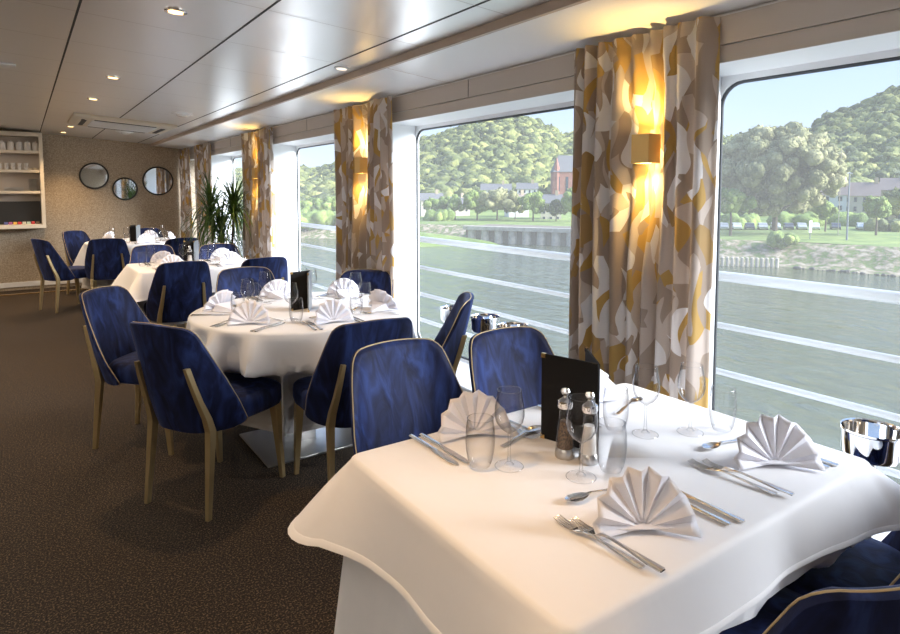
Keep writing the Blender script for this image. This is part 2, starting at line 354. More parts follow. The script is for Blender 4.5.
# window wall
pill = [-0.83 - 2.5, -0.83, 1.67, 4.17, 6.67, 9.17, 11.67]
ww = MB()
ww.box(XW, XG + .03, Y0, YB, 0, 0.215)
ww.box(XG - 0.01, XG + .03, Y0, YB, 1.9, 2.06)
for yc in pill:
    a, b2 = 0.25, 0.10
    ya, yb_ = max(yc - a, Y0), min(yc + a, YB); yc1, yc2 = max(yc - b2, Y0), min(yc + b2, YB)
    if yb_ <= ya or yc2 <= yc1: continue
    ww.add([(XW, ya, .2), (XW, yb_, .2), (XG + .03, yc2, .2), (XG + .03, yc1, .2), (XW, ya, 2.05), (XW, yb_, 2.05), (XG + .03, yc2, 2.05), (XG + .03, yc1, 2.05)],
           [(3, 2, 1, 0), (4, 5, 6, 7), (0, 1, 5, 4), (1, 2, 6, 5), (2, 3, 7, 6), (3, 0, 4, 7)])
wall_r = struct(ww.build('wall_right', M['white'], smooth=False), 'white window wall with deep reveals')
struct(MB().box(XW - .012, XG - .01, Y0, YB, 0.215, 0.235).build('trim_3', M['white'], smooth=False, bevel=.006), 'white window sill ledge')
hd = MB(); hp = [(XW, 1.896), (XW, 2.07), (XG, 2.07), (XG, 1.90)]
hd.add([(x, Y0, z) for x, z in hp] + [(x, YB, z) for x, z in hp], [(0, 1, 5, 4), (1, 2, 6, 5), (2, 3, 7, 6), (3, 0, 4, 7), (0, 3, 2, 1), (4, 5, 6, 7)])
struct(hd.build('wall_header', M['white'], smooth=False))
fas = MB().box(XW - .014, XW, Y0, YB, 1.955, 2.057); fas.box(XW - .008, XW, Y0, YB, 1.89, 1.950)
fo = struct(fas.build('trim_4', M['taupe'], smooth=False), 'taupe fascia panels above the windows')
j = MB()
for y in (0.45, 2.93, 5.4, 7.9): j.box(XW - .0155, XW - .013, y - .002, y + .002, 1.955, 2.057)
j.build('panel_joint', M['seam'], fo, smooth=False)
# windows
def rrect(y0, y1, z0, z1, r, n_=6):
    pts = []
    for cy, cz, a0 in ((y1 - r, z1 - r, 0), (y0 + r, z1 - r, 90), (y0 + r, z0 + r, 180), (y1 - r, z0 + r, 270)):
        for k in range(n_ + 1):
            a = R(a0 + 90 * k / n_); pts.append((cy + r * math.cos(a), cz + r * math.sin(a)))
    return pts
for i in range(len(pill) - 1):
    ya, yb_ = pill[i] + 0.08, pill[i + 1] - 0.08
    if yb_ < Y0: continue
    ya = max(ya, Y0 + .02); yb_ = min(yb_, YB - .02)
    if yb_ - ya < 0.4: continue
    inn = rrect(ya + .03, yb_ - .03, 0.25, 1.875, 0.10); out = rrect(ya - .02, yb_ + .02, 0.20, 1.93, 0.002)
    fr = MB(); fr.grid([[(XG - .012, *p) for p in out], [(XG - .012, *p) for p in inn], [(XG + .02, *p) for p in inn], [(XG + .02, *p) for p in out]], closed_u=True, closed_v=True)
    w = fr.build('window_%d' % (i,), M['white']); struct(w, 'large white framed window with rounded corners')
    gk = MB().tube([(XG + .002, *p) for p in rrect(ya + .034, yb_ - .034, 0.254, 1.871, 0.097)], 0.009, 6, closed=True); gk.build('window_gasket', M['gasket'], w)
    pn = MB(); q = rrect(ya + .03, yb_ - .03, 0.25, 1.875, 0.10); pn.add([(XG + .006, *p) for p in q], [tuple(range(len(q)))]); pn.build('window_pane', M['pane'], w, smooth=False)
# ------------------------------------------------------------------ curtains and wall lamps
def curtain(y0, y1, label, lampy=None, seed=0, folds=9, ztop=2.052, xr=2.085):
    rnd = random.Random(seed); N = int((y1 - y0) / 0.009); ph = [rnd.uniform(0, 6) for _ in range(4)]
    nz = 22; rows = []; arc = 0; us = []
    def fx(y, zf):
        u = (y - y0) / (y1 - y0)
        w_ = math.sin(2 * PI * folds * u + ph[0] + 0.9 * math.sin(2 * PI * 1.7 * u + ph[1]) + 0.35 * (1 - zf))
        w_ = math.copysign(abs(w_) ** 0.75, w_)
        amp = 0.024 + 0.014 * math.sin(2 * PI * 2.3 * u + ph[2]) + 0.010 * (1 - zf)
        x = xr + w_ * amp + 0.008 * math.sin(5 * zf + ph[3] + 6 * u)
        if lampy is not None:
            g_ = math.exp(-((y - lampy) / 0.085) ** 4)
            zz = 0.03 + zf * 2.02
            g_ *= smooth01((zz - 0.9) / 0.5) * (1 - 0.6 * smooth01((zz - 1.75) / 0.25))
            x = x * (1 - g_) + (XW - 0.022 + w_ * 0.008) * g_
        return min(x, XW - 0.017)
    ys = [y0 + (y1 - y0) * k / N for k in range(N + 1)]
    us = [0]
    for k in range(1, N + 1): us.append(us[-1] + math.hypot(ys[k] - ys[k - 1], fx(ys[k], .5) - fx(ys[k - 1], .5)))
    mb = MB(); uvs = []
    for i in range(nz + 1):
        zf = i / nz; z = 0.24 + zf * (ztop - 0.24)
        # gathered inwards slightly at mid height
        rows.append([(fx(y, zf), y, z) for y in ys]); uvs += [(u_ * 1.0, z) for u_ in us]
    mb.grid(rows); mb.uv = uvs
    o = mb.build('curtain', M['curtain'], solid=0.003, angle=80)
    tag(o, label, 'curtain', 'leaf print curtains between the windows'); return o
curtain(1.345, 2.05, 'nearest and widest looking leaf-print curtain, with a lit box wall lamp on it', 1.63, 3, 9)
curtain(3.715, 4.60, 'leaf-print curtain between the second and third window from the right', 4.17, 5, 10)
curtain(6.18, 7.16, 'leaf-print curtain just right of the potted plant', 6.67, 9, 11)
curtain(8.66, 9.50, 'leaf-print curtain left of the potted plant, on the farthest pillar', None, 12, 9)
curtain(9.90, 10.64, 'leaf-print curtain in the corner against the beige back wall', None, 14, 8)
def sconce_proto():
    r = empty('wall_lamp'); tag(r, 'x', 'lamp', 'box wall lamps on the pillars')
    w = 0.042; mb = MB()
    # open box shell: front, sides, back
    mb.box(-0.075, -0.069, -w, w, -.058, .058); mb.box(-0.069, 0.0, -w, -w + .005, -.058, .058); mb.box(-0.069, 0.0, w - .005, w, -.058, .058)
    mb.build('lamp_housing', M['housing'], r, smooth=False)
    MB().box(-0.066, -.005, -w + .007, w - .007, .046, .056).build('lamp_diffuser', M['sconce_glow'], r, smooth=False)
    MB().box(-0.066, -.005, -w + .007, w - .007, -.056, -.046).build('lamp_diffuser', M['sconce_glow'], r, smooth=False)
    return r
sp_ = sconce_proto()
for y, z, s, lab in ((1.625, 1.585, 1, 'box wall lamp glowing on the nearest curtain'), (4.17, 1.6, 1, 'box wall lamp in the folds of the second curtain from the right'), (6.67, 1.6, 1, 'box wall lamp on the curtain right of the plant')):
    place(sp_, (XW - .045, y, z), 0, lab)
    for sg in (1, -1):
        add_light('wall_lamp_light', 'SPOT', (XW - 0.085, y, z + sg * 0.062), 8 if y < 3 else 8, (1.0, 0.64, 0.20), aim((0.16, 0, sg)), spot_size=R(115), spot_blend=0.8, shadow_soft_size=0.02)

# ------------------------------------------------------------------ ceiling fittings
def downlight_proto():
    r = empty('ceiling_light'); tag(r, 'x', 'ceiling light', 'small round ceiling downlights')
    MB().capped([(0.048, 0.004), (0.048, -.004), (0.036, -.006), (0.034, 0.002)], 24).build('lamp_trim', M['steel'], r)
    MB().capped([(0.030, 0.0), (0.030, -.0075)], 20).build('lamp_bulb', M['lamp'], r)
    return r
dp = downlight_proto(); tilt = math.atan(0.07)
for (x, y, lab) in ((0.59, 2.99, 'round ceiling downlight nearest the camera'), (0.557, 4.98, 'second nearest downlight of the lit row'), (0.54, 6.25, 'third downlight of the row, just before the ceiling air conditioner'),
                    (0.53, 9.1, 'small far downlight at the left edge of the air conditioner'), (0.50, 10.1, 'farthest downlight, close to the beige back wall'),
                    (0.57, 1.05, None), (0.57, -0.7, None)):
    if lab:
        o = place(dp, (x, y, ceil_z(x) - 0.001), 0, lab); o.rotation_euler = (0, tilt, 0)
    e_ = 30 if y < 4 else 34
    near = abs(y - 1.05) < .1
    add_light('downlight', 'SPOT', (x - (.10 if near else 0), y, ceil_z(x) - 0.03), 34 if near else e_, (1.0, 0.60, 0.26) if near else (1.0, 0.66, 0.34), (0, 0, 0), spot_size=R(62 if near else 100), spot_blend=0.8, shadow_soft_size=0.03)
for yy in (2.0, 5.0, 8.0): add_light('downlight', 'SPOT', (-1.0, yy, 2.2), 10, (1.0, 0.74, 0.46), (0, 0, 0), spot_size=R(120), spot_blend=0.8, shadow_soft_size=0.05)  # unseen spots added as interior fill on the aisle side
r = empty('ceiling_light', (1.585, 3.43, ceil_z(1.585) - .001)); tag(r, 'dim pale downlight near the beige edge strip', 'ceiling light', 'small round ceiling downlights')
MB().capped([(0.045, 0.004), (0.045, -.004), (0.036, -.005)], 20).build('lamp_trim', M['white'], r)
MB().capped([(0.030, 0.0), (0.030, -.0065)], 20).build('lamp_bulb', M['lampdim'], r); r.rotation_euler = (0, tilt, 0)
r = empty('ceiling_panel_lamp', (-0.10, 5.1, ceil_z(-.1) - .002)); r.rotation_euler = (0, tilt, 0); tag(r, 'small rectangular emergency lamp on the ceiling at the far left edge', 'ceiling light')
MB().box(-.13, .10, -.05, .05, -.012, 0).build('lamp_plate', M['white'], r, smooth=False, bevel=.003)
MB().box(-.12, .0, -.035, .035, -.015, -.011).build('lamp_bulb', M['lampdim'], r, smooth=False)
det = empty('smoke_detector'); tag(det, 'x', 'smoke detector', 'smoke detectors')
MB().capped([(0.095, 0.0), (0.095, -.012), (0.075, -.018)], 28).build('base', M['white'], det)
MB().capped([(0.05, -.018), (0.045, -.03), (0.02, -.034)], 24).build('sensor_cap', M['ceramic'], det)
for x, y, lab in ((1.30, 6.45, 'round white smoke detector nearer than the air conditioner'), (1.12, 9.0, 'round white smoke detector beyond the air conditioner')):
    o = place(det, (x, y, ceil_z(x)), 0, lab); o.rotation_euler = (0, tilt, 0)
ac = empty('air_conditioner', (0.965, 8.0, ceil_z(0.965))); ac.rotation_euler = (0, tilt, 0); tag(ac, 'cream square cassette air conditioner set into the ceiling', 'air conditioner')
mb = MB(); mb.beam([((0, 0, -.045), .44, .44), ((0, 0, -.030), .50, .50), ((0, 0, 0.0), .50, .50)]); mb.build('casing', M['cream'], ac, smooth=False, bevel=.006)
for a in range(4):
    rm = Matrix.Rotation(a * PI / 2, 4, 'Z'); mb = MB(); mb.box(-.30, .30, -.41, -.365, -.0495, -.044, rm); mb.build('louvre', M['dark'], ac, smooth=False)
mb = MB(); mb.box(-.32, .32, -.32, .32, -.052, -.044); mb.build('intake_grille', M['white'], ac, smooth=False, bevel=.004)
mb = MB()
for k in range(3): mb.box(-.415, -.385, -.36 + k * .045, -.33 + k * .045, -.050, -.044)
mb.build('control_vents', M['dark'], ac, smooth=False)

# ------------------------------------------------------------------ mirrors
for x, z, rd, lab in ((0.895, 1.63, 0.185, 'left round wall mirror, highest of the three'), (1.302, 1.437, 0.165, 'middle round wall mirror, smallest and lowest of the three'), (1.77, 1.562, 0.215, 'right round wall mirror, largest of the three')):
    r = empty('wall_mirror', (x, YB, z)); tag(r, lab, 'mirror', 'round mirrors on the back wall')
    mb = MB(); ring = [(rd * math.cos(2 * PI * k / 40), -.015, rd * math.sin(2 * PI * k / 40)) for k in range(40)]
    mb.add(ring, [tuple(range(40))]); mb.build('mirror_glass', M['mirror'], r, smooth=False)
    MB().tube([(q[0], -.012, q[2]) for q in ring], 0.012, 8, closed=True).build('mirror_frame', M['dark'], r)

# ------------------------------------------------------------------ wall cabinet with crockery
cb = empty('wall_shelf', (0, 10.38, 0)); tag(cb, 'cream open wall shelf unit with crockery in the far left corner', 'shelf')
X0, X1 = -1.15, 0.26
mb = MB(); mb.box(X1 - .045, X1, 0, .295, .887, 2.215); mb.box(X0, X0 + .045, 0, .295, .887, 2.215); mb.box(X0 + .045, X1 - .045, 0, .295, 2.16, 2.215); mb.box(X0 + .045, X1 - .045, 0, .295, .887, .942)
mb.build('shelf_frame', M['cream'], cb, smooth=False, bevel=.003)
MB().box(X0 + .045, X1 - .045, .28, .293, .942, 2.16).build('back_panel', M['taupe'], cb, smooth=False)
for z in (1.945, 1.68, 1.39): MB().box(X0 + .045, X1 - .045, .01, .28, z - .018, z + .018).build('shelf_board', M['cream'], cb, smooth=False)
MB().box(X0 + .05, X1 - .05, .20, .275, .945, 1.26).build('dark_screen', M['dark'], cb, smooth=False)
def one(name, mb, m, loc, label, cat, group):
    o = mb.build(name, m); o.location = loc; return tag(o, label, cat, group)
jug = empty('coffee_pot'); tag(jug, 'x', 'pot', 'white pots on the top shelf board')
MB().capped([(.038, 0), (.042, .01), (.042, .09), (.033, .115), (.010, .125)], 16).build('pot_body', M['ceramic'], jug); MB().capped([(.008, .124), (.010, .138)], 10).build('lid_knob', M['ceramic'], jug)
for i in range(5): place(jug, (-.20 + i * .095, 10.47, 1.963), 0, ['leftmost visible white pot on the top shelf board', 'second white pot from the left on the top shelf board', 'middle white pot on the top shelf board', 'fourth white pot from the left on the top shelf board', 'rightmost white pot on the top shelf board'][i])
for row in range(2):
    for i in range(5):
        one('coffee_cup', MB().capped([(.020, 0), (.030, .045), (.027, .045), (.018, .006)], 14), M['ceramic'], (-.24 + i * .075, 10.46, 1.698 + row * .047), 'small white coffee cup in the stacked row on the second shelf board', 'cup', 'stacked white coffee cups')
for i in range(2): one('small_bowl', MB().capped([(.02, 0), (.042, .03), (.038, .03), (.018, .006)], 14), M['cream'], (.10 + i * .075, 10.46, 1.698), ['cream bowl beside the stacked cups', 'cream bowl at the right end of the cup shelf board'][i], 'bowl', 'cream bowls beside the cups')
for i in range(10): one('plate', MB().capped([(.03, 0), (.062, .010), (.058, .012), (.03, .004)], 18), M['greypanel'], (.135, 10.48, 1.408 + i * .017), 'grey plate in the tall stack on the third shelf board', 'plate', 'stacked grey plates')
for i in range(3): one('serving_tray', MB().box(-.11, .11, -.07, .07, 0, .006).box(-.11, .11, -.07, -.066, 0, .016).box(-.11, .11, .066, .07, 0, .016), M['brushed'], (-.09, 10.47, 1.408 + i * .017), 'flat steel tray in the small stack beside the grey plates', 'tray', 'stacked steel trays')
cols = [((.10, .12, .35), 'dark blue'), ((.45, .12, .30), 'pink'), ((.75, .45, .08), 'orange'), ((.55, .04, .04), 'red'), ((.60, .56, .45), 'off-white'), ((.50, .62, .52), 'pale green'), ((.55, .05, .05), 'deep red'), ((.3, .2, .12), 'brown')]
for i, (c, nm) in enumerate(cols):
    m = mat('tea_box_' + nm.replace(' ', '_'), c, .6)
    o = MB().box(-.021, .021, -.03, .03, 0, .035).build('tea_box', m, smooth=False, bevel=.003); o.location = (-.20 + i * .052, 10.50, .943); tag(o, nm + ' tea box on the lowest board of the wall shelf', 'box', 'coloured tea boxes')

# ------------------------------------------------------------------ chair
def shell_half(z):
    zs = [(.34, .222), (.40, .240), (.50, .250), (.60, .240), (.75, .208), (.86, .178)]
    for (a, wa), (b2, wb2) in zip(zs, zs[1:]):
        if z <= b2: return wa + (wb2 - wa) * (z - a) / (b2 - a)
    return zs[-1][1]
def shell_y(x, z):  # outer surface
    v = (z - .36) / .49; u = min(1.0, abs(x) / shell_half(z))
    base = 0.050 - 0.115 * max(v, 0)
    wrap = (0.15 * max(0, 1 - v) ** 1.2 + 0.045)
    return base + wrap * u ** 3.4
def chair_proto():
    r = empty('dining_chair'); tag(r, 'x', 'chair')
    zt, zb, rt, rb = .85, .365, .045, .035
    N, K = 30, 24
    outer, inner = [], []
    for i in range(K + 1):
        f = (1 - math.cos(PI * i / K)) / 2; z = zb + (zt - zb) * f
        w = shell_half(z)
        if z > zt - rt: q = (z - (zt - rt)) / rt; w -= rt * (1 - math.sqrt(max(0, 1 - q * q)))
        if z < zb + rb: q = ((zb + rb) - z) / rb; w -= rb * (1 - math.sqrt(max(0, 1 - q * q)))
        ro, ri = [], []
        for k in range(N + 1):
            s_ = -1 + 2 * k / N; s_ = math.copysign(abs(s_) ** .85, s_); x = w * s_
            y = shell_y(x, z); edge = min((1 - abs(s_)) / .12, 1.0) ; ev = min(1, min(f, 1 - f) / .02)
            th = .020 + .018 * math.sqrt(max(0, min(edge, ev)))
            crown = 0.008 * (1 - s_ * s_) * smooth01((z - .7) / .15)
            ro.append((x, y, z + crown)); ri.append((x * (1 - .02), y + th, z + crown * 1.0))
        outer.append(ro); inner.append(ri)
    mb = MB(); mb.grid([row[::-1] for row in outer]); mb.grid(inner)
    def border(g): return g[0][:] + [row[-1] for row in g[1:-1]] + g[-1][::-1] + [row[0] for row in g[1:-1]][::-1]
    bo, bi = border(outer), border(inner); mid = [((a[0] + b2[0]) / 2 * 1.012, (a[1] + b2[1]) / 2, (a[2] + b2[2]) / 2 + (.004 if a[2] > .6 else 0)) for a, b2 in zip(bo, bi)]
    mb.grid([bo, mid, bi], closed_u=True)
    bkr = mb.build('backrest', M['velvet'], r, angle=60)
    bi2 = [p for p in bi]
    MB().tube([(p[0] * 1.01, p[1] - .004, p[2] + (.003 if p[2] > .6 else 0)) for p in bi2], 0.0024, 5, closed=True).build('piping', M['piping'], bkr)
    # seat cushion
    rows = []
    for (sc_, z) in ((.90, .375), (.97, .385), (1.0, .41), (1.0, .445), (.985, .468), (.93, .482), (.75, .488), (.4, .490), (.02, .490)):
        ring = []
        for k in range(40):
            a = 2 * PI * k / 40; cx, cy = math.cos(a), math.sin(a); px = math.copysign(abs(cx) ** .42, cx); py = math.copysign(abs(cy) ** .42, cy)
            hw = .222 + .018 * py
            ring.append((px * hw * sc_, .325 + py * .215 * (sc_ if sc_ < .96 else sc_), z))
        rows.append(ring)
    mb = MB(); mb.grid(rows, closed_u=True); mb.f.append(tuple(range(40))[::-1]); mb.build('seat', M['velvet'], r)
    for sx in (-1, 1):
        mb = MB(); mb.beam([((sx * .205, .505, 0), .010, .011), ((sx * .195, .475, .36), .020, .021), ((sx * .195, .47, .40), .020, .021)]); mb.build('leg', M['gold'], r, smooth=False, bevel=.002)
        mb = MB(); secs = [((sx * .185, .045, 0), .010, .011)]
        yk = shell_y(.172, .40) - .018
        secs.append(((sx * .174, yk, .38), .016, .018)); secs.append(((sx * .170, shell_y(.170, .44) - .014, .44), .015, .016))
        for z, hw in ((.52, .013), (.60, .011), (.675, .009)): secs.append(((sx * (.168 - .1 * (z - .44)), shell_y(.168 - .1 * (z - .44), z) - .008, z), hw, .013))
        mb.beam(secs); mb.build('leg', M['gold'], r, smooth=False, bevel=.002)
    return r
cp = chair_proto()
CH = []  # (x, y, facing deg) of rear-feet centre
def chair(x, y, deg, label, group):
    x -= .045 * math.cos(R(deg)); y -= .045 * math.sin(R(deg)); CH.append((x, y, deg)); return place(cp, (x, y, 0), R(deg - 90), label, group)
g1, g2, g3, g4 = 'chairs at the nearest table', 'chairs at the round table in the middle', 'chairs at the third table', 'chairs at the farthest table'
chair(1.11, 1.90, -90, 'navy chair facing the camera at the nearest table, left of the wine coolers', g1)
chair(1.57, 1.83, -90, 'navy chair directly behind the black menu stand on the nearest table', g1)
chair(1.10, 0.385, 66, 'navy chair cut by the bottom edge, its piped dark back lowest in the picture', g1)
chair(1.70, 0.47, 102, 'navy chair with bright blue seat tucked under the right end of the nearest table', g1)
chair(0.51, 2.87, 31, 'navy chair seen from behind, front left of the round table, feet nearest the camera', g2)
chair(1.25, 2.45, 86, 'navy chair seen from behind at the near side of the round table', g2)
chair(1.88, 2.70, 146, 'bright blue chair seen edge-on against the window beside the wine coolers', g2)
chair(0.40, 3.98, -42, 'navy chair on the aisle side, turned with its quilted front towards the camera', g2)
chair(1.30, 4.45, -92, 'navy chair on the far side of the round table facing the camera', g2)
chair(1.93, 3.86, -140, 'navy chair below the second curtain from the right, far right of the round table', g2)
chair(1.03, 5.27, 90, 'navy chair seen squarely from behind in front of the third table', g3)
chair(1.66, 5.20, 92, 'navy chair at the window end of the third table, seen from behind', g3)
chair(1.07, 6.86, -90, 'navy chair on the far side of the third table, left one', g3)
chair(1.66, 6.62, -90, 'navy chair on the far side of the third table, in front of the plant', g3)
chair(0.80, 8.25, 82, 'navy chair from behind with gold bars at the farthest table', g4)
chair(1.53, 7.86, 100, 'dark chair from behind left of the plant, at the farthest table', g4)
chair(0.20, 8.58, 24, 'leftmost navy chair, seen side-on on the aisle', g4)
chair(0.60, 9.98, -50, 'navy chair against the back wall left of the farthest table', g4)
chair(1.50, 10.05, -95, 'navy chair against the back wall behind the farthest table, mostly hidden', g4)

# ------------------------------------------------------------------ tables and cloths
def push(p, clear=.02):
    x, y, z = p
    if z > .56: return p
    for cx, cy, dg in CH:
        a = R(dg); fx_, fy_ = math.cos(a), math.sin(a); dx, dy = x - cx, y - cy
        fwd = dx * fx_ + dy * fy_; lat = dx * fy_ - dy * fx_
        lim = .555 + clear
        if -.2 < fwd < lim and abs(lat) < .31:
            wgt = smooth01((.31 - abs(lat)) / .07) * smooth01((.56 - z) / .05)
            d = (lim - fwd) * wgt; x += fx_ * d; y += fy_ * d
    return (x, y, z)
def perim_rect(x0, x1, y0, y1, r, step=.02):
    pts = []
    def seg(a, b2, nrm):
        L_ = math.dist(a, b2); n_ = max(1, int(L_ / step))
        for k in range(n_): f = k / n_; pts.append((a[0] + (b2[0] - a[0]) * f, a[1] + (b2[1] - a[1]) * f, nrm))
    def arc(cx, cy, a0):
        for k in range(12): a = R(a0 + 90 * k / 12); pts.append((cx + r * math.cos(a), cy + r * math.sin(a), (math.cos(a), math.sin(a))))
    seg((x0 + r, y0), (x1 - r, y0), (0, -1)); arc(x1 - r, y0 + r, -90); seg((x1, y0 + r), (x1, y1 - r), (1, 0)); arc(x1 - r, y1 - r, 0)
    seg((x1 - r, y1), (x0 + r, y1), (0, 1)); arc(x0 + r, y1 - r, 90); seg((x0, y1 - r), (x0, y0 + r), (-1, 0)); arc(x0 + r, y0 + r, 180)
    return pts
def cloth(name, per, corners, ztop, drop, flare, cflare, wave, label, cat='tablecloth', group=None, cdrop=0.0, seed=0, do_push=False, K=12, hem=True, csig=.09):
    n_ = len(per); cx = sum(p[0] for p in per) / n_; cy = sum(p[1] for p in per) / n_
    rows = []
    for f in (.001, .25, .5, .75, .92): rows.append([(cx + (p[0] - cx) * f, cy + (p[1] - cy) * f, ztop) for p in per])
    er = .014
    arcl = [0]
    for i in range(1, n_): arcl.append(arcl[-1] + math.dist(per[i][:2], per[i - 1][:2]))
    tot = arcl[-1]
    for a in (0, 25, 50, 75): 
        ca, sa = math.cos(R(a)), math.sin(R(a))
        rows.append([(p[0] + p[2][0] * er * (sa - 1), p[1] + p[2][1] * er * (sa - 1), ztop - er * (1 - ca)) for p in per])
    for k in range(1, K + 1):
        t_ = k / K; row = []
        for i, p in enumerate(per):
            c = 0.0; best = None
            for q in corners:
                d = math.dist(p[:2], q); g_ = math.exp(-(max(0, d - .015) / csig) ** 1.15)
                if csig < .15:
                    aw = (abs(p[2][0]) + abs(p[2][1]) - 1) / .4142
                    g_ = .55 * g_ + .45 * aw * (1 if d < .05 else 0)
                if g_ > c: c = g_; best = q
            dr = (drop(p) if callable(drop) else drop) + cdrop * c
            s_ = arcl[i]
            wv = math.sin(2 * PI * s_ / wave[1] + seed) * .6 + math.sin(2 * PI * s_ / (wave[1] * .43) + 2 * seed) * .25 + mnoise.noise(Vector((p[0] * 5, p[1] * 5, seed))) * .8
            if csig > .15: wv = 1.6 * (1 - abs(math.sin(PI * (s_ / wave[1] + .25 * math.sin(s_ * 5 + seed))))) ** 1.3 - .6 + .35 * mnoise.noise(Vector((p[0] * 6, p[1] * 6, seed)))
            off = flare * t_ + cflare * c * t_ ** .9 + wave[0] * wv * t_ ** (.8 if csig > .15 else 1.1) * (1 - .5 * c)
            z = ztop - er - (dr - er) * t_ + mnoise.noise(Vector((s_ * 4, seed, 0))) * .012 * t_
            nx, ny = p[2]
            q = (p[0] + nx * off, p[1] + ny * off, z)
            if do_push: q = push(q)
            row.append(q)
        rows.append(row)
    mb = MB(); mb.grid(rows[::-1], closed_u=True); 
    o = mb.build(name, M['cloth'], solid=.0025, angle=75); tag(o, label, cat, group)
    if hem:
        last = rows[-1]; prev = rows[-2]
        ctr = Vector((cx, cy, 0))
        def ring(f, out):
            rr = []
            for a, b2, p in zip(prev, last, per):
                v = Vector(a).lerp(Vector(b2), f); rr.append(v + Vector((p[2][0], p[2][1], 0)) * out)
            return rr
        hm = MB(); hm.grid([ring(-.1, .0016), ring(0.0, .0036), ring(1.0, .0036), ring(1.02, .0)][::-1], closed_u=True); hm.build('hem', M['cloth'], o, angle=75)
    return o
def table(x, y, half, zt, label, shape='rect'):
    r = empty('dining_table', (x, y, 0)); tag(r, label, 'table', 'cloth-covered dining tables')
    if shape == 'rect': MB().box(-half[0] + .012, half[0] - .012, -half[1] + .012, half[1] - .012, zt - .03, zt - .003).build('tabletop', M['white'], r, smooth=False)
    else: MB().capped([(half[0] - .012, zt - .03), (half[0] - .012, zt - .003)], 48).build('tabletop', M['white'], r)
    MB().box(-.045, .045, -.045, .045, .012, zt - .03).build('pedestal_column', M['brushed'], r, smooth=False)
    b_ = .30 if shape != 'rect' else .27
    MB().box(-b_, b_, -b_ * .85, b_ * .85, 0, .012).build('base_plate', M['brushed'], r, smooth=False, bevel=.003)
    return r
ZT = .75
def rect_table(x0, x1, y0, y1, lab, lo, lu, drop, udrop, seed, group_o):
    xc, yc = (x0 + x1) / 2, (y0 + y1) / 2
    table(xc, yc, ((x1 - x0) / 2, (y1 - y0) / 2), ZT - .008, lab)
    cs = [(x0, y0), (x1, y0), (x1, y1), (x0, y1)]
    cloth('under_tablecloth', perim_rect(x0 + .012, x1 - .012, y0 + .012, y1 - .012, .03), cs, ZT - .005, udrop, .015, .06, (.016, .28), lu, group='under tablecloths', seed=seed + 1, do_push=True, K=16)
    cloth('tablecloth', perim_rect(x0, x1, y0, y1, .035), cs, ZT, drop, .012, .15, (.006, .40), lo, group=group_o, seed=seed, csig=.13)
def d1(p):
    x, y = p[:2]
    wy = smooth01((.72 - y) / .06); wx = smooth01((.75 - x) / .08)
    return .205 * (1 - wy) + .125 * wy * (1 - wx) + .175 * wy * wx - .015 * wx
def u1(p): return (.60 if p[1] > 1.2 or p[0] > 1.6 else .47) + .05 * math.sin(p[0] * 9 + p[1] * 13)
rect_table(.65, 1.715, .63, 1.41, 'nearest rectangular table, under white cloths', 'white top cloth on the nearest table, warm-lit at its left edge', 'white under cloth hanging below the top cloth of the nearest table', d1, u1, 1.3, 'white top cloths')
rect_table(.75, 1.78, 5.52, 6.28, 'third table from the camera, under white cloths', 'white top cloth on the third table, its corner lit yellow', 'white under cloth of the third table', .21, .50, 4.1, 'white top cloths')
def round_tbl(cx, cy, rr, lab, lo, lu, seed, rot):
    table(cx, cy, (rr, rr), ZT - .008, lab, 'round')
    N = 180; per = [(cx + rr * math.cos(2 * PI * k / N), cy + rr * math.sin(2 * PI * k / N), (math.cos(2 * PI * k / N), math.sin(2 * PI * k / N))) for k in range(N)]
    per2 = [(cx + (rr - .012) * p[2][0], cy + (rr - .012) * p[2][1], p[2]) for p in per]
    cs = [(cx + rr * math.cos(R(rot + 90 * k)), cy + rr * math.sin(R(rot + 90 * k))) for k in range(4)]
    cloth('under_tablecloth', per2, [], ZT - .005, .56, .03, 0, (.035, .30), lu, group='under tablecloths', seed=seed + 1, do_push=True, K=18)
    cloth('tablecloth', per, cs, ZT, .26, .030, .02, (.125, .27), lo, group='white top cloths', cdrop=.30, csig=.17, seed=seed, do_push=True, K=16)
round_tbl(1.28, 3.32, .60, 'round middle table, under white cloths', 'white top cloth on the round middle table, draped in deep folds', 'white under cloth of the round middle table', 2.2, 246)
round_tbl(1.22, 9.05, .60, 'farthest table, in front of the back wall', 'white top cloth on the farthest table', 'white under cloth of the farthest table', 5.2, 230)

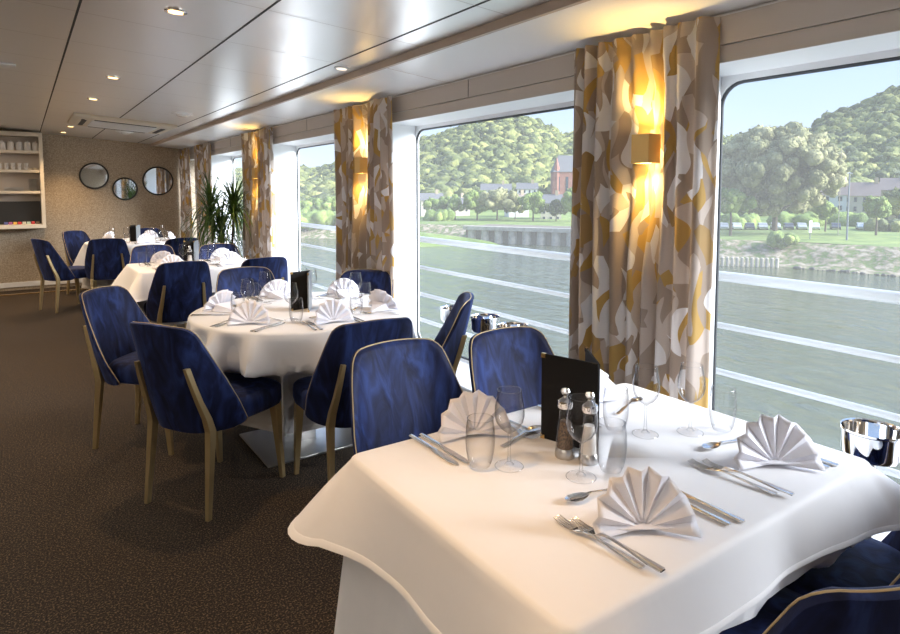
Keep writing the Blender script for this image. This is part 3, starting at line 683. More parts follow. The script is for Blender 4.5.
# ------------------------------------------------------------------ tableware prototypes
def napkin_proto():
    r = empty('napkin'); tag(r, 'x', 'napkin')
    np_ = 8; rows = []
    nk = np_ * 2
    for j in range(7):
        t_ = j / 6; row = []
        for k in range(nk + 1):
            a = R(-4 + 188 * k / nk); zz = (1 if k % 2 else -1)
            rad = .010 + (.092 + (.002 if k % 2 else -.002)) * t_
            x = rad * math.cos(a); z = rad * math.sin(a) * 1.08
            y = zz * (.001 + .009 * t_ ** .8) + .028 * (1 - math.sin(a)) * t_ * -.9 + z * .22
            row.append((x, y, max(z, 0.0) + .008))
        rows.append(row)
    mb = MB(); mb.grid(rows); mb.build('napkin_fan', M['napkin'], r, solid=.0022, angle=70)
    # folded stand behind the fan and band at the base
    mb = MB(); mb.add([(-.055, .004, .004), (.055, .004, .004), (0.012, .105, .003), (-.05, .018, .045), (.05, .018, .045), (-.01, .10, .006)], [(0, 1, 4, 3), (3, 4, 5), (0, 3, 5, 2), (1, 2, 5, 4), (0, 2, 1)])
    mb.build('napkin_stand', M['napkin'], r, smooth=False, solid=.001)
    mb = MB(); mb.add([(-.10, -.03, .004), (-.055, -.012, .012), (.055, -.012, .012), (.10, -.03, .004), (.05, .008, .016), (-.05, .008, .016)], [(0, 1, 5), (1, 2, 4, 5), (2, 3, 4)]); mb.build('napkin_fold', M['napkin'], r, smooth=False, solid=.003)
    return r
def wine_proto(h=.19):
    r = empty('wine_glass'); tag(r, 'x', 'wine glass')
    prof = [(.034, .0015), (.033, .003), (.012, .006), (.0055, .012), (.0038, .03), (.0036, .07), (.0045, .082), (.012, .088), (.024, .097), (.033, .112), (.0365, .128), (.0355, .150), (.031, .172), (.0285, .190)]
    k = h / .19; prof = [(a, b2 * k) for a, b2 in prof]
    bw = MB().lathe(prof[7:], 32).build('bowl', M['glass'], r)
    MB().lathe(prof[2:8], 16).build('stem', M['glassthick'], r)
    ft = MB().capped([(.0345, 0)] + prof[:3], 32).build('foot', M['glassfoot'], r)
    MB().tube([(.0345 * math.cos(2 * PI * q / 32), .0345 * math.sin(2 * PI * q / 32), .0012) for q in range(32)], .0009, 5, closed=True).build('foot_rim', M['glassthick'], ft)
    MB().tube([(.0286 * math.cos(2 * PI * q / 32), .0286 * math.sin(2 * PI * q / 32), h) for q in range(32)], .0008, 5, closed=True).build('rim', M['glassthick'], bw)
    return r
def tumbler_proto(h=.122):
    r = empty('tumbler'); tag(r, 'x', 'tumbler')
    prof = [(.024, .006), (.030, .02), (.0345, .045), (.036, .07), (.0345, .10), (.0315, .122)]
    gw = MB().lathe(prof, 32).build('glass_wall', M['glass'], r)
    MB().capped([(.023, 0), (.027, .004), (.0275, .012), (.022, .016), (.01, .013)], 32).build('glass_base', M['glassfoot'], r)
    MB().tube([(.0315 * math.cos(2 * PI * q / 32), .0315 * math.sin(2 * PI * q / 32), h) for q in range(32)], .0009, 5, closed=True).build('rim', M['glassthick'], gw)
    return r
def strip(mb, secs, th=.0018):
    # secs: (y, half width, z, cup) flat ribbon along y with thickness and transverse cup
    rows_t, rows_b = [], []
    for y, w, z, c in secs:
        rt, rb_ = [], []
        for k in range(7):
            s_ = -1 + k / 3; zz = z + c * s_ * s_
            rt.append((w * s_, y, zz + th * (1 - .5 * s_ * s_))); rb_.append((w * s_, y, zz - th * .4))
        rows_t.append(rt); rows_b.append(rb_)
    loop = [a + b2[::-1] for a, b2 in zip(rows_t, rows_b)]; o = len(mb.v); mb.grid(loop, closed_u=True)
    n_ = len(loop[0]); mb.f.append(tuple(o + i for i in range(n_))); mb.f.append(tuple(o + (len(loop) - 1) * n_ + i for i in range(n_))[::-1])
def fork_proto(L=.205):
    mb = MB(); k = L / .205
    strip(mb, [(-.0 * k, .006, .003, 0), (.004, .009, .003, 0), (.03, .008, .004, 0), (.07, .005, .007, 0), (.115, .0032, .010, 0), (.130, .005, .009, 0), (.140, .0105, .006, .001), (.158, .0122, .003, .002)], .0022)
    for i in range(4):
        x = -.0092 + i * .00613; t2 = MB(); strip(t2, [(.154, .0019, .0038, 0), (.175, .0017, .0030, 0), (.195, .0014, .0055, 0), (.205, .0007, .009, 0)], .0018)
        mb.add([(p[0] + x, p[1], p[2]) for p in t2.v], t2.f)
    mb.v = [(p[0], p[1] * k, p[2]) for p in mb.v]
    o = mb.build('fork', M['steel']); return tag(o, 'x', 'fork')
def knife_proto(L=.225):
    mb = MB(); k = L / .225
    strip(mb, [(0, .005, .003, 0), (.004, .0085, .003, 0), (.06, .0075, .0035, 0), (.105, .0055, .0035, 0), (.112, .0065, .003, 0), (.13, .0095, .002, 0), (.19, .0100, .002, 0), (.212, .0070, .002, 0), (.225, .0015, .002, 0)], .0026)
    mb.v = [(p[0], p[1] * k, p[2]) for p in mb.v]
    o = mb.build('knife', M['steel']); return tag(o, 'x', 'knife')
def spoon_proto():
    mb = MB()
    strip(mb, [(0, .005, .003, 0), (.004, .0078, .003, 0), (.03, .007, .004, 0), (.07, .004, .008, 0), (.105, .0028, .012, 0), (.116, .005, .010, 0), (.126, .012, .006, .004), (.142, .0165, .003, .006), (.158, .0155, .003, .006), (.170, .009, .005, .004), (.175, .002, .009, 0)], .0016)
    o = mb.build('spoon', M['steel']); return tag(o, 'x', 'spoon')
NP, WG, TB, FK, KN, SP = napkin_proto(), wine_proto(), tumbler_proto(), fork_proto(), knife_proto(), spoon_proto()
zt = ZT + .0018
def put(pr, x, y, deg, lab, group, z=0): return place(pr, (x, y, zt + z), R(deg), lab, group)
# nearest table, by place
T = 'on the nearest table'
put(NP, .985, 1.315, -22, 'cream-lit fan napkin on the nearest table, beside the pair of crossed glasses at left', 'napkins ' + T)
put(NP, 1.44, 1.30, 8, 'fan napkin half hidden behind the black menu stand', 'napkins ' + T)
put(NP, .975, .750, -32, 'lilac-white fan napkin at the front of the nearest table', 'napkins ' + T)
put(NP, 1.475, .755, -36, 'lilac-white fan napkin at the right end of the nearest table', 'napkins ' + T)
for (x, y, a, q, z) in ((.845, 1.415, 180, 'outer knife left of the cream-lit napkin', 0), (.872, 1.405, 180, 'inner knife left of the cream-lit napkin', 0),
                     (1.135, .665, 0, 'inner knife right of the front napkin', 0), (1.168, .655, 0, 'outer knife right of the front napkin', 0),
                     (1.60, .668, 0, 'outer knife right of the right end napkin', 0), (1.572, .675, 0, 'inner knife right of the right end napkin', 0),
                     (1.29, 1.39, 180, 'outer knife behind the menu stand', 0), (1.315, 1.385, 180, 'inner knife behind the menu stand', 0),):
    put(KN, x, y, a, q, 'knives ' + T, z)
for (x, y, a, q, z) in ((.877, .672, 3, 'outer fork left of the front napkin', 0), (.890, .640, 3, 'inner fork left of the front napkin, crossed over the outer one', .006),
                        (1.336, .678, 4, 'outer fork left of the right end napkin', 0), (1.352, .650, 4, 'inner fork left of the right end napkin, crossed over the outer one', .006),
                        (1.10, 1.40, 180, 'inner fork right behind the cream-lit napkin', 0), (1.125, 1.405, 180, 'outer fork behind the cream-lit napkin', 0)):
    put(FK, x, y, a, q, 'forks ' + T, z)
put(SP, 1.100, .888, 82, 'dessert spoon in front of the near wine glass and tumbler', 'spoons ' + T)
put(SP, 1.585, .882, 82, 'dessert spoon in front of the right hand glasses', 'spoons ' + T)
put(SP, 1.00, 1.215, -77, 'dessert spoon behind the left wine glass', 'spoons ' + T)
put(SP, 1.43, 1.205, -75, 'dessert spoon behind the second wine glass from the right', 'spoons ' + T)
for x, y, q in ((.946, 1.121, 'wine glass farthest left on the nearest table'), (1.047, .982, 'wine glass directly in front of the black menu stand'), (1.380, 1.061, 'wine glass against the curtain, left of the two standing together'), (1.494, 1.0, 'wine glass against the curtain, rightmost on the nearest table')):
    put(WG, x, y, 0, q, 'wine glasses ' + T)
for x, y, q in ((.885, 1.157, 'tumbler farthest left on the nearest table, against the cream napkin'), (1.125, .96, 'tumbler at the centre, right of the pepper mill'), (1.333, 1.125, 'tumbler behind the central one, beside a spoon'), (1.573, .954, 'tumbler farthest right, against the window')):
    put(TB, x, y, 0, q, 'tumblers ' + T)
def menu_stand(x, y, deg, label, h=.222, w=.15, grey=False):
    r = empty('menu_stand', (x, y, zt), R(deg)); tag(r, label, 'menu', 'standing menu folders')
    for s_, m_ in ((1, M['greypanel'] if grey else M['black']), (-1, M['black'])):
        rm = Matrix.Rotation(R(26) * s_, 4, 'Z')
        mc = MB().box(0, w, -.003, .003, 0, h, rm).build('menu_cover', m_, r, smooth=False, bevel=.0015)
        mb = MB()
        for (a, b2) in ((w - .012, w + .0008),):
            for (z0, z1) in ((-.0005, .011), (h - .011, h + .0008)): mb.box(a, b2, -.0042, .0042, z0, z1, rm)
        mb.build('corner_guard', M['brass'], mc, smooth=False)
        MB().box(.006, w - .008, -.0045, -.0034, .006, h - .006, rm).build('menu_page', M['paper'] if s_ > 0 else M['black'], mc, smooth=False)
    return r
def mill(x, y, lab, fill, grp):
    r = empty('spice_mill', (x, y, zt)); tag(r, lab, 'mill', grp)
    MB().capped([(.024, 0), (.0255, .006), (.0245, .018), (.021, .024)], 24).build('mill_base', M['brushed'], r)
    MB().capped([(.0200, .018), (.0185, .05), (.0125, .092)], 20).build('mill_contents', M[fill], r)
    MB().lathe([(.0235, .020), (.0225, .05), (.0165, .095), (.0150, .120), (.0185, .128)], 24).build('mill_glass', M['glass'], r)
    MB().capped([(.0185, .126), (.0205, .132), (.0195, .144), (.008, .152), (.005, .156), (.010, .160), (.0125, .168), (.009, .176), (.002, .178)], 24).build('mill_cap', M['chrome'], r)
mill(1.098, 1.085, 'clear pepper mill in front of the black menu stand', 'pepper', 'mills on the nearest table')
mill(1.125, 1.030, 'clear salt mill right beside the pepper mill', 'salt', 'mills on the nearest table')
mn = menu_stand(1.178, 1.050, 80, 'black menu folder standing open at the centre of the nearest table', .232, .165)

# other tables: whole settings
def setting(cx, cy, ang, dist, near, tname, words, grp):
    """ang: direction from table centre to diner; words: phrase that places the seat"""
    a = R(ang); ux, uy = math.cos(a), math.sin(a); rx, ry = -uy, ux   # right of a diner looking to the centre
    def w(d, s_): return cx + ux * d + rx * s_, cy + uy * d + ry * s_
    face = ang - 90 + 180
    x, y = w(dist - .14, 0); put(NP, x, y, ang + 90 + near, 'fan napkin ' + words, 'napkins on ' + tname)
    rz = ang + 90
    for i, s_ in enumerate((.115, .14)): x, y = w(dist - .015, s_); put(KN, x, y, rz, ('inner', 'outer')[i] + ' knife of the setting ' + words, 'knives on ' + tname)
    for i, s_ in enumerate((-.105, -.135)): x, y = w(dist - .02, s_); put(FK, x, y, rz, ('inner', 'outer')[i] + ' fork of the setting ' + words, 'forks on ' + tname)
    x, y = w(dist - .27, .10); put(SP, x, y, rz + 85, 'dessert spoon of the setting ' + words, 'spoons on ' + tname)
    x, y = w(dist - .31, .125); put(WG, x, y, 0, 'wine glass of the setting ' + words, 'wine glasses on ' + tname)
    x, y = w(dist - .27, .185); put(TB, x, y, 0, 'tumbler of the setting ' + words, 'tumblers on ' + tname)
t2 = 'the round middle table'
for ang, near, words in ((213, 30, 'at the front left of the round table, lit cream'), (268, 0, 'at the front of the round table'), (152, -40, 'at the aisle-side back of the round table'), (90, 0, 'at the far side of the round table'), (35, 30, 'at the far window side of the round table'), (322, 60, 'at the near window side of the round table')):
    setting(1.28, 3.32, ang, .585, near, t2, words, '')
menu_stand(1.33, 3.32, 215, 'black and grey menu folder standing on the round middle table', .215, .13, True)
t3 = 'the third table'
for sx, sy, ang, words in ((1.03, 5.53, 270, 'at the near left of the third table'), (1.52, 5.53, 270, 'at the near window side of the third table'), (1.03, 6.27, 90, 'at the far left of the third table'), (1.55, 6.27, 90, 'at the far window side of the third table')):
    setting(sx, 5.9, ang, .355, 0, t3, words, '')
menu_stand(1.30, 5.92, 215, 'black and grey menu folder standing on the third table', .215, .13, True)
mill(1.20, 5.80, 'steel-topped mill beside the menu folder on the third table', 'salt', 'mills on the third table')
t4 = 'the farthest table'
for ang, words in ((215, 'at the aisle side of the farthest table'), (275, 'at the near side of the farthest table'), (330, 'at the near window side of the farthest table'), (130, 'at the far aisle side of the farthest table'), (60, 'at the far window side of the farthest table')):
    setting(1.22, 9.05, ang, .585, 0, t4, words, '')
menu_stand(1.25, 8.95, 215, 'black and grey menu folder standing on the farthest table', .215, .13, True)

# ------------------------------------------------------------------ wine coolers
wc = empty('wine_cooler'); tag(wc, 'x', 'wine cooler', 'chrome wine coolers on stands by the window')
MB().lathe([(.0780, .732), (.0815, .735), (.0820, .729), (.079, .726), (.077, .665), (.071, .652), (.0, .648)], 40).build('bucket', M['chrome'], wc)
MB().lathe([(.0780, .732), (.0755, .722), (.0735, .675), (.067, .661), (.0, .657)], 40).build('bucket_liner', M['chrome'], wc)
MB().tube([(0, 0, .015), (0, 0, .650)], .011, 12).build('stand_pole', M['brushed'], wc)
MB().capped([(.095, 0), (.095, .008), (.05, .014), (.014, .02)], 32).build('stand_foot', M['brushed'], wc)
for x, y, lab in ((1.995, .745, 'polished wine cooler at the right edge beside the nearest table'), (2.03, 2.385, 'wine cooler nearest the big curtain, of the group behind the chairs'), (2.055, 2.645, 'wine cooler in the middle of the group behind the chairs'), (2.06, 2.95, 'wine cooler half hidden behind the bright blue chair')):
    place(wc, (x, y, 0), 0, lab)

# ------------------------------------------------------------------ plant
pl = empty('potted_plant', (1.88, 7.33, 0)); tag(pl, 'tall dracaena with arching narrow leaves before the window', 'plant')
MB().capped([(.12, 0), (.155, .02), (.175, .36), (.165, .37), (.15, .33)], 28).build('pot', M['greypanel'], pl)
rnd = random.Random(4)
for (sx, sy, top, n_) in ((-.10, .12, 1.22, 150), (.08, -.18, 1.26, 150), (-.02, -.02, .98, 130)):
    MB().tube([(sx * .3, sy * .3, .34), (sx * .8, sy * .8, .8), (sx, sy, top - .03)], [.016, .014, .012], 8).build('stalk', M['bark'], pl)
    mb = MB()
    for k in range(n_):
        az = rnd.uniform(0, 2 * PI); el = R(rnd.uniform(-10, 80) if rnd.random() < .75 else rnd.uniform(70, 90)); L_ = rnd.uniform(.34, .60); z0 = top - rnd.uniform(0, .22)
        p = Vector((sx, sy, z0)); d = Vector((math.cos(az) * math.cos(el), math.sin(az) * math.cos(el), math.sin(el))); side = Vector((-math.sin(az), math.cos(az), 0))
        L1, R1 = [], []; ns = 8; dr = rnd.uniform(.14, .34) * (1.3 - el / 2)
        for q in range(ns + 1):
            t_ = q / ns; w = .0105 * (1 - t_) ** .6 * min(1, .4 + 4 * t_); 
            if p.x + pl.location.x > 2.12: p.x = 2.12 - pl.location.x
            L1.append(p - side * w + Vector((0, 0, w * .5))); R1.append(p + side * w + Vector((0, 0, w * .5)))
            p = p + d * (L_ / ns); d = (d + Vector((0, 0, -dr * (1 + t_)))).normalized()
        mb.grid([L1, R1])
    mb.build('foliage', M['leaf'], pl, solid=.0008, angle=180)

# ------------------------------------------------------------------ outside: ship railing
rl = empty('deck_railing', (2.9, 0, 0)); tag(rl, 'white tubular ship railing outside the windows', 'railing')
for z, rd in ((.985, .026), (.733, .016), (.494, .016), (.262, .016)):
    MB().tube([(0, -4 + k, z) for k in range(0, 18)], rd, 12).build('rail_bar', M['rail'], rl)
for k in range(5): MB().tube([(0, -1.1 + k * 3.4, -.15), (0, -1.1 + k * 3.4, .985)], .018, 10).build('rail_post', M['rail'], rl)
struct(MB().box(2.515, 2.98, -5, 14, -.5, -.15).build('deck_edge', M['white'], smooth=False), 'white side deck outside')

# ------------------------------------------------------------------ outside: river, bank, hills
SY, CYW = math.sin(YAW), math.cos(YAW)
WZ, GZ = -10.6, -7.3
def vec(px, f):  # a bearing seen from the ship and a distance, to world metres
    t_ = (px - 450) / 620; return (f * (SY + CYW * t_), f * (CYW - SY * t_))
wat = MB(); wat.add([(3.2, -300, WZ), (700, -300, WZ), (700, 900, WZ), (3.2, 900, WZ)], [(0, 1, 2, 3)])
wo_ = wat.build('river', M['water'], smooth=False); tag(wo_, 'calm green river outside the windows', 'river', kind='structure')
shore = [(-300, 178), (0, 170), (150, 162), (300, 155), (423, 149), (500, 143), (600, 134), (680, 112), (720, 100), (780, 97), (830, 92), (900, 86), (980, 80), (1100, 72), (1400, 60)]
S = [vec(*s) for s in shore]
def dens(P, n_):
    out = []
    for a, b2 in zip(P, P[1:]):
        for k in range(n_): out.append((a[0] + (b2[0] - a[0]) * k / n_, a[1] + (b2[1] - a[1]) * k / n_))
    out.append(P[-1]); return out
Sd = dens(S, 10)
def inland(p, d): l_ = math.hypot(*p); return (p[0] * (1 + d / l_), p[1] * (1 + d / l_))
mb = MB(); rows = []
for d, z in ((-2, WZ - .3), (0, WZ), (3, WZ + .5), (6, WZ + 1.6), (9, GZ - .3), (11, GZ)):
    rows.append([(*inland(p, d + 1.5 * mnoise.noise(Vector((p[0] * .15, p[1] * .15, d))) * (1 if d > 0 else .6)), z + (.25 * mnoise.noise(Vector((p[0] * .4, p[1] * .4, z))) if 0 < d < 10 else 0)) for p in Sd])
mb.grid(rows); tag(mb.build('river_bank', M['bankrock'], angle=180), 'sloping stony and grassy bank above the water', 'river bank', kind='structure')
mb = MB(); mb.grid([[(*inland(p, 10.5), GZ) for p in Sd], [(*inland(p, 60), GZ + .2) for p in Sd], [(*inland(p, 120), GZ + 3) for p in Sd], [(*inland(p, 700), GZ + 12) for p in Sd]])
tag(mb.build('park_ground', M['grass'], smooth=False), 'mown green park ground behind the river bank', 'grass', kind='structure')

# quay wall with half-round pillars
q0, q1 = vec(466, 143.5), vec(594, 130.5)
qw = empty('quay_wall', (q0[0], q0[1], 0)); tag(qw, 'pale stone quay wall with half-round pillars across the river', 'quay wall')
dx, dy = q1[0] - q0[0], q1[1] - q0[1]; L_ = math.hypot(dx, dy); qa = math.atan2(dy, dx); qw.rotation_euler = (0, 0, qa)
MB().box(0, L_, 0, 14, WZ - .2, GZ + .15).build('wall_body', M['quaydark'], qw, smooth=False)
MB().box(-.3, L_, -1.1, 1.2, GZ - .4, GZ + .45).build('wall_coping', M['stone'], qw, smooth=False)
for k in range(9): MB().capped([(1.0, WZ - .2), (1.0, GZ - .4)], 16, (1.5 + k * (L_ - 3) / 8, 0.1, 0)).build('pillar', M['stone'], qw)
# green spit left of the wall
mb = MB(); a0, a1 = vec(385, 142), vec(500, 136)
rows = []
for t_ in [k / 12 for k in range(13)]:
    cx_, cy_ = a0[0] + (a1[0] - a0[0]) * t_, a0[1] + (a1[1] - a0[1]) * t_; w = 6.5 * (1 - t_) + .3; h_ = 3.1 * (1 - t_) ** .6
    l_ = math.hypot(cx_, cy_); ux, uy = cx_ / l_, cy_ / l_
    rows.append([(cx_ + ux * s_ * w * 2, cy_ + uy * s_ * w * 2, WZ - .2 + (h_ + .2) * (1 - abs(s_) ** 2)) for s_ in (-1, -.6, -.2, .2, .6, 1)])
mb.grid(rows); tag(mb.build('grassy_spit', M['grass']), 'low green spit of land running into the river', 'spit', kind='structure')
# short row of mooring piles
p0, p1 = vec(700, 99), vec(779, 96)
for k in range(17):
    x_, y_ = p0[0] + (p1[0] - p0[0]) * k / 16, p0[1] + (p1[1] - p0[1]) * k / 16
    o = MB().capped([(.28, WZ - .3), (.28, WZ + 1.35), (.1, WZ + 1.45)], 8).build('mooring_pile', M['stone']); o.location = (x_, y_, 0)
    tag(o, 'short grey pile in the row at the foot of the far bank', 'pile', 'piles at the foot of the bank')
rnd = random.Random(11)
for k in range(26):
    px_ = 798 + k * 4.4 + rnd.uniform(-1.6, 1.6); p = vec(px_, 97 - (px_ - 780) * .092 - 1.0 + rnd.uniform(-.4, .4)); s_ = rnd.choice((.12, .2, .3, .45)) * rnd.uniform(.8, 1.1)
    mb = MB(); mb.capped([(.3 * s_, -.3), (s_, 0), (.8 * s_, .45 * s_), (.3 * s_, .7 * s_)], 6); mb.v = [(v[0] * rnd.uniform(.8, 1.2), v[1] * rnd.uniform(.8, 1.2), v[2]) for v in mb.v]
    o = mb.build('boulder', M['darkrock'], smooth=False); o.location = (*p, WZ + .1); tag(o, 'dark boulder at the water line of the right bank', 'rock', 'boulders at the water line')

# hills
def ico(sub=1):
    import bmesh
    bm = bmesh.new(); bmesh.ops.create_icosphere(bm, subdivisions=sub, radius=1.0)
    vs = [v.co.copy() for v in bm.verts]; fs = [tuple(v.index for v in f.verts) for f in bm.faces]; bm.free(); return vs, fs
ICO2, ICO3 = ico(2), ico(3)
def blob(mb, c, r, seed, geo=ICO2, amp=.35, sq=1.0):
    vs, fs = geo; o = Vector((seed * 1.7, seed * .9, seed * 2.3)); cv = Vector(c)
    mb.add([cv + v * (r * (1 + amp * mnoise.noise(v * 1.9 + o))) for v in vs], fs)
def leaves(mb, c, r, n_, size, rn):
    for _ in range(n_):
        u = Vector((rn.gauss(0, 1), rn.gauss(0, 1), rn.gauss(0, 1))).normalized(); p = Vector(c) + u * r * rn.uniform(.85, 1.22)
        a = Vector((rn.gauss(0, 1), rn.gauss(0, 1), rn.gauss(0, 1))).normalized(); b_ = u.cross(a).normalized() * size * rn.uniform(.5, 1.1); a = (a + u * .3).normalized() * size * rn.uniform(.5, 1.1)
        mb.add([p - a, p + b_, p + a, p - b_ * .8], [(0, 1, 2, 3)])
def hill(name, sky, fr, ff, zb, label, bl, n_):
    """sky: bearings and elevation slope of the ridge; fr: ridge distance; ff: foot distance"""
    def sl(px):
        for (a, ya), (b2, yb2) in zip(sky, sky[1:]):
            if px <= b2: return (190 - (ya + (yb2 - ya) * (px - a) / (b2 - a))) / 620
        return (190 - sky[-1][1]) / 620
    xs = [sky[0][0] + (sky[-1][0] - sky[0][0]) * k / 60 for k in range(61)]
    def pt(px, s_):
        f = ff + (fr - ff) * s_ if s_ <= 1 else fr + (s_ - 1) * 150
        zr = CAMZ + sl(px) * fr - bl * 1.3 - fr * .006
        z = zb + (zr - zb) * (s_ ** 1.15 if s_ <= 1 else 1 - (s_ - 1) * .4)
        return (*vec(px, f), z)
    mb = MB(); mb.grid([[pt(x, s_) for x in xs] for s_ in (0, .15, .3, .45, .6, .75, .9, 1, 1.5)])
    h = mb.build(name, M['grass']); struct(h, label)
    fb = MB(); rn = random.Random(len(sky) * 7)
    for k in range(n_):
        s_ = rn.random() ** .85 * 1.03; px = rn.uniform(sky[0][0], sky[-1][0]); p = pt(px, s_); r_ = bl * rn.choice((rn.uniform(.5, .9), rn.uniform(.8, 1.35)))
        blob(fb, (p[0], p[1], p[2] + r_ * .25), r_, rn.uniform(0, 90), amp=.5); leaves(fb, (p[0], p[1], p[2] + r_ * .25), r_, 10, bl * .30, rn)
    o = fb.build(name.replace('hill', 'forest'), M['forest'], angle=180)
    tag(o, label.replace('slope', 'woodland canopy'), 'forest', kind='stuff')
hill('hill', [(120, 175), (230, 166), (297, 161), (318, 165), (333, 159), (360, 150), (400, 140), (420, 136), (467, 121), (487, 116), (510, 113), (533, 113), (540, 118), (563, 131), (580, 127), (640, 124), (680, 128), (725, 136)], 470, 230, GZ + 2, 'steep wooded slope seen through the middle window', 3.6, 6500)
hill('hill', [(660, 128), (700, 130), (722, 131), (747, 129), (767, 132), (787, 130), (830, 134), (870, 140)], 620, 420, GZ + 3, 'distant low wooded slope behind the big plane tree', 6.0, 700)
hill('hill', [(740, 180), (775, 145), (790, 131), (807, 124), (827, 110), (847, 105), (867, 97), (885, 86), (900, 81), (950, 62), (1050, 40), (1200, 30)], 330, 175, GZ + 2, 'wooded slope rising at the right of the nearest window', 3.0, 5000)

# trees
def tree(px, f, top_y, crown_w, label, mkey, crown_lo=.25, n_=26, seed=1, zb=GZ, group=None, lean=0):
    x, y = vec(px, f); ztop = CAMZ + (190 - top_y) / 620 * f; H_ = ztop - zb; Wd = crown_w / 620 * f / 2
    r = empty('tree', (x, y, zb)); tag(r, label, 'tree', group); rn = random.Random(seed)
    zlo = H_ * crown_lo
    MB().tube([(0, 0, -.3), (.1, 0, zlo * .8), (0, .1, H_ * .6)], [H_ * .030, H_ * .022, H_ * .010], 8).build('trunk', M['bark'], r)
    mb = MB(); zc = (zlo + H_) / 2; hz = (H_ - zlo) / 2
    for k in range(n_):
        while True:
            u = Vector((rn.uniform(-1, 1), rn.uniform(-1, 1), rn.uniform(-1, 1)))
            if .35 < u.length < 1: break
        rb = (Wd + hz) / 2 * (rn.uniform(.17, .30) if n_ < 60 else rn.uniform(.07, .15))
        wv = 1 - .25 * max(0, u.z) ** 2
        cc = (u.x * (Wd - rb * .8) * wv, u.y * (Wd - rb * .8) * wv, zc + u.z * (hz - rb * .8)); blob(mb, cc, rb, rn.uniform(0, 99), amp=.55); leaves(mb, cc, rb, 45, rb * .28, rn)
    blob(mb, (0, 0, zc), min(Wd, hz) * .7, seed, amp=.4)
    mb.build('crown', M[mkey], r, angle=180); return r
big = tree(775, 122, 122, 126, 'huge pale plane tree on the far lawn, seen through the nearest window', 'planetree', .17, 430, 5)
mb = MB()
for (a, b2, c) in (((0, 0, 4), (3, -2, 6.5), (7, -6, 8.5)), ((0, 0, 4), (-3, 3, 7.5), (-6, 5, 11)), ((0, 0, 3.5), (1, 1, 8), (1, 0, 14))): mb.tube([a, b2, c], [.45, .3, .12], 7)
mb.build('branch', M['bark'], big)
G = 'trees across the river'
for i, (px, f, ty, cw, mk, lab) in enumerate((
    (437, 185, 203, 26, 'freshtree', 'small tree left of the far promenade'), (455, 180, 201, 22, 'freshtree', 'light tree at the left end of the quay wall'),
    (477, 178, 196, 28, 'freshtree', 'rounded green tree above the left part of the quay wall'), (497, 178, 193, 34, 'planetree', 'pale bushy tree below the roofs, above the quay wall'),
    (515, 182, 203, 22, 'forest', 'dark green tree between the pale tree and the bright one'), (533, 172, 197, 25, 'freshtree', 'bright green tree left of the gabled building'),
    (556, 172, 206, 20, 'forest', 'dark tree below the church'), (573, 168, 193, 26, 'freshtree', 'bright tree beside the curtain, right of the church'),
    (303, 200, 208, 40, 'freshtree', 'wide tree seen in the third window, left part'), (330, 200, 204, 44, 'freshtree', 'wide tree seen in the third window beside the second curtain'),
    (731, 118, 190, 34, 'freshtree', 'fresh green tree at the left foot of the plane tree'), (826, 128, 205, 18, 'freshtree', 'slim young tree right of the plane tree'),
    (877, 118, 200, 26, 'freshtree', 'young tree standing in front of the large house'), (897, 150, 190, 20, 'forest', 'dark tree at the right edge before the hillside'))):
    tree(px, f, ty - 7, cw * 1.35, lab, mk, .22 if f > 130 else .35, 26, 20 + i, group=G)
def bush(px, f, w, h, lab, mk='freshtree', zb=GZ, seed=3):
    x, y = vec(px, f); mb = MB(); rn = random.Random(seed); W_ = w / 620 * f / 2; H_ = h / 620 * f
    for k in range(14): blob(mb, (rn.uniform(-.7, .7) * W_, rn.uniform(-.7, .7) * W_, rn.uniform(.2, .75) * H_), W_ * rn.uniform(.3, .5), rn.uniform(0, 99), amp=.5)
    o = mb.build('bush', M[mk], angle=180); o.location = (x, y, zb); tag(o, lab, 'bush', 'bushes across the river')
bush(785, 103, 26, 21, 'bright green bush leaning over the stony bank', zb=GZ - 1.6)
bush(888, 130, 34, 9, 'dark clipped hedge at the right of the lawn', 'forest')
for i, (px, f, w, h) in enumerate(((735, 149, 38, 9), (800, 149, 44, 9), (850, 147, 46, 8), (440, 176, 30, 8), (350, 165, 40, 9), (312, 163, 40, 8))):
    bush(px, f, w, h, ['low shrub line left of the plane tree trunk', 'shrub line right of the plane tree trunk', 'shrub line behind the dark lamp post', 'low shrubs at the left of the middle window', 'shrubs on the bank near the second curtain', 'shrubs on the bank in the third window'][i], seed=40 + i, mk='freshtree')

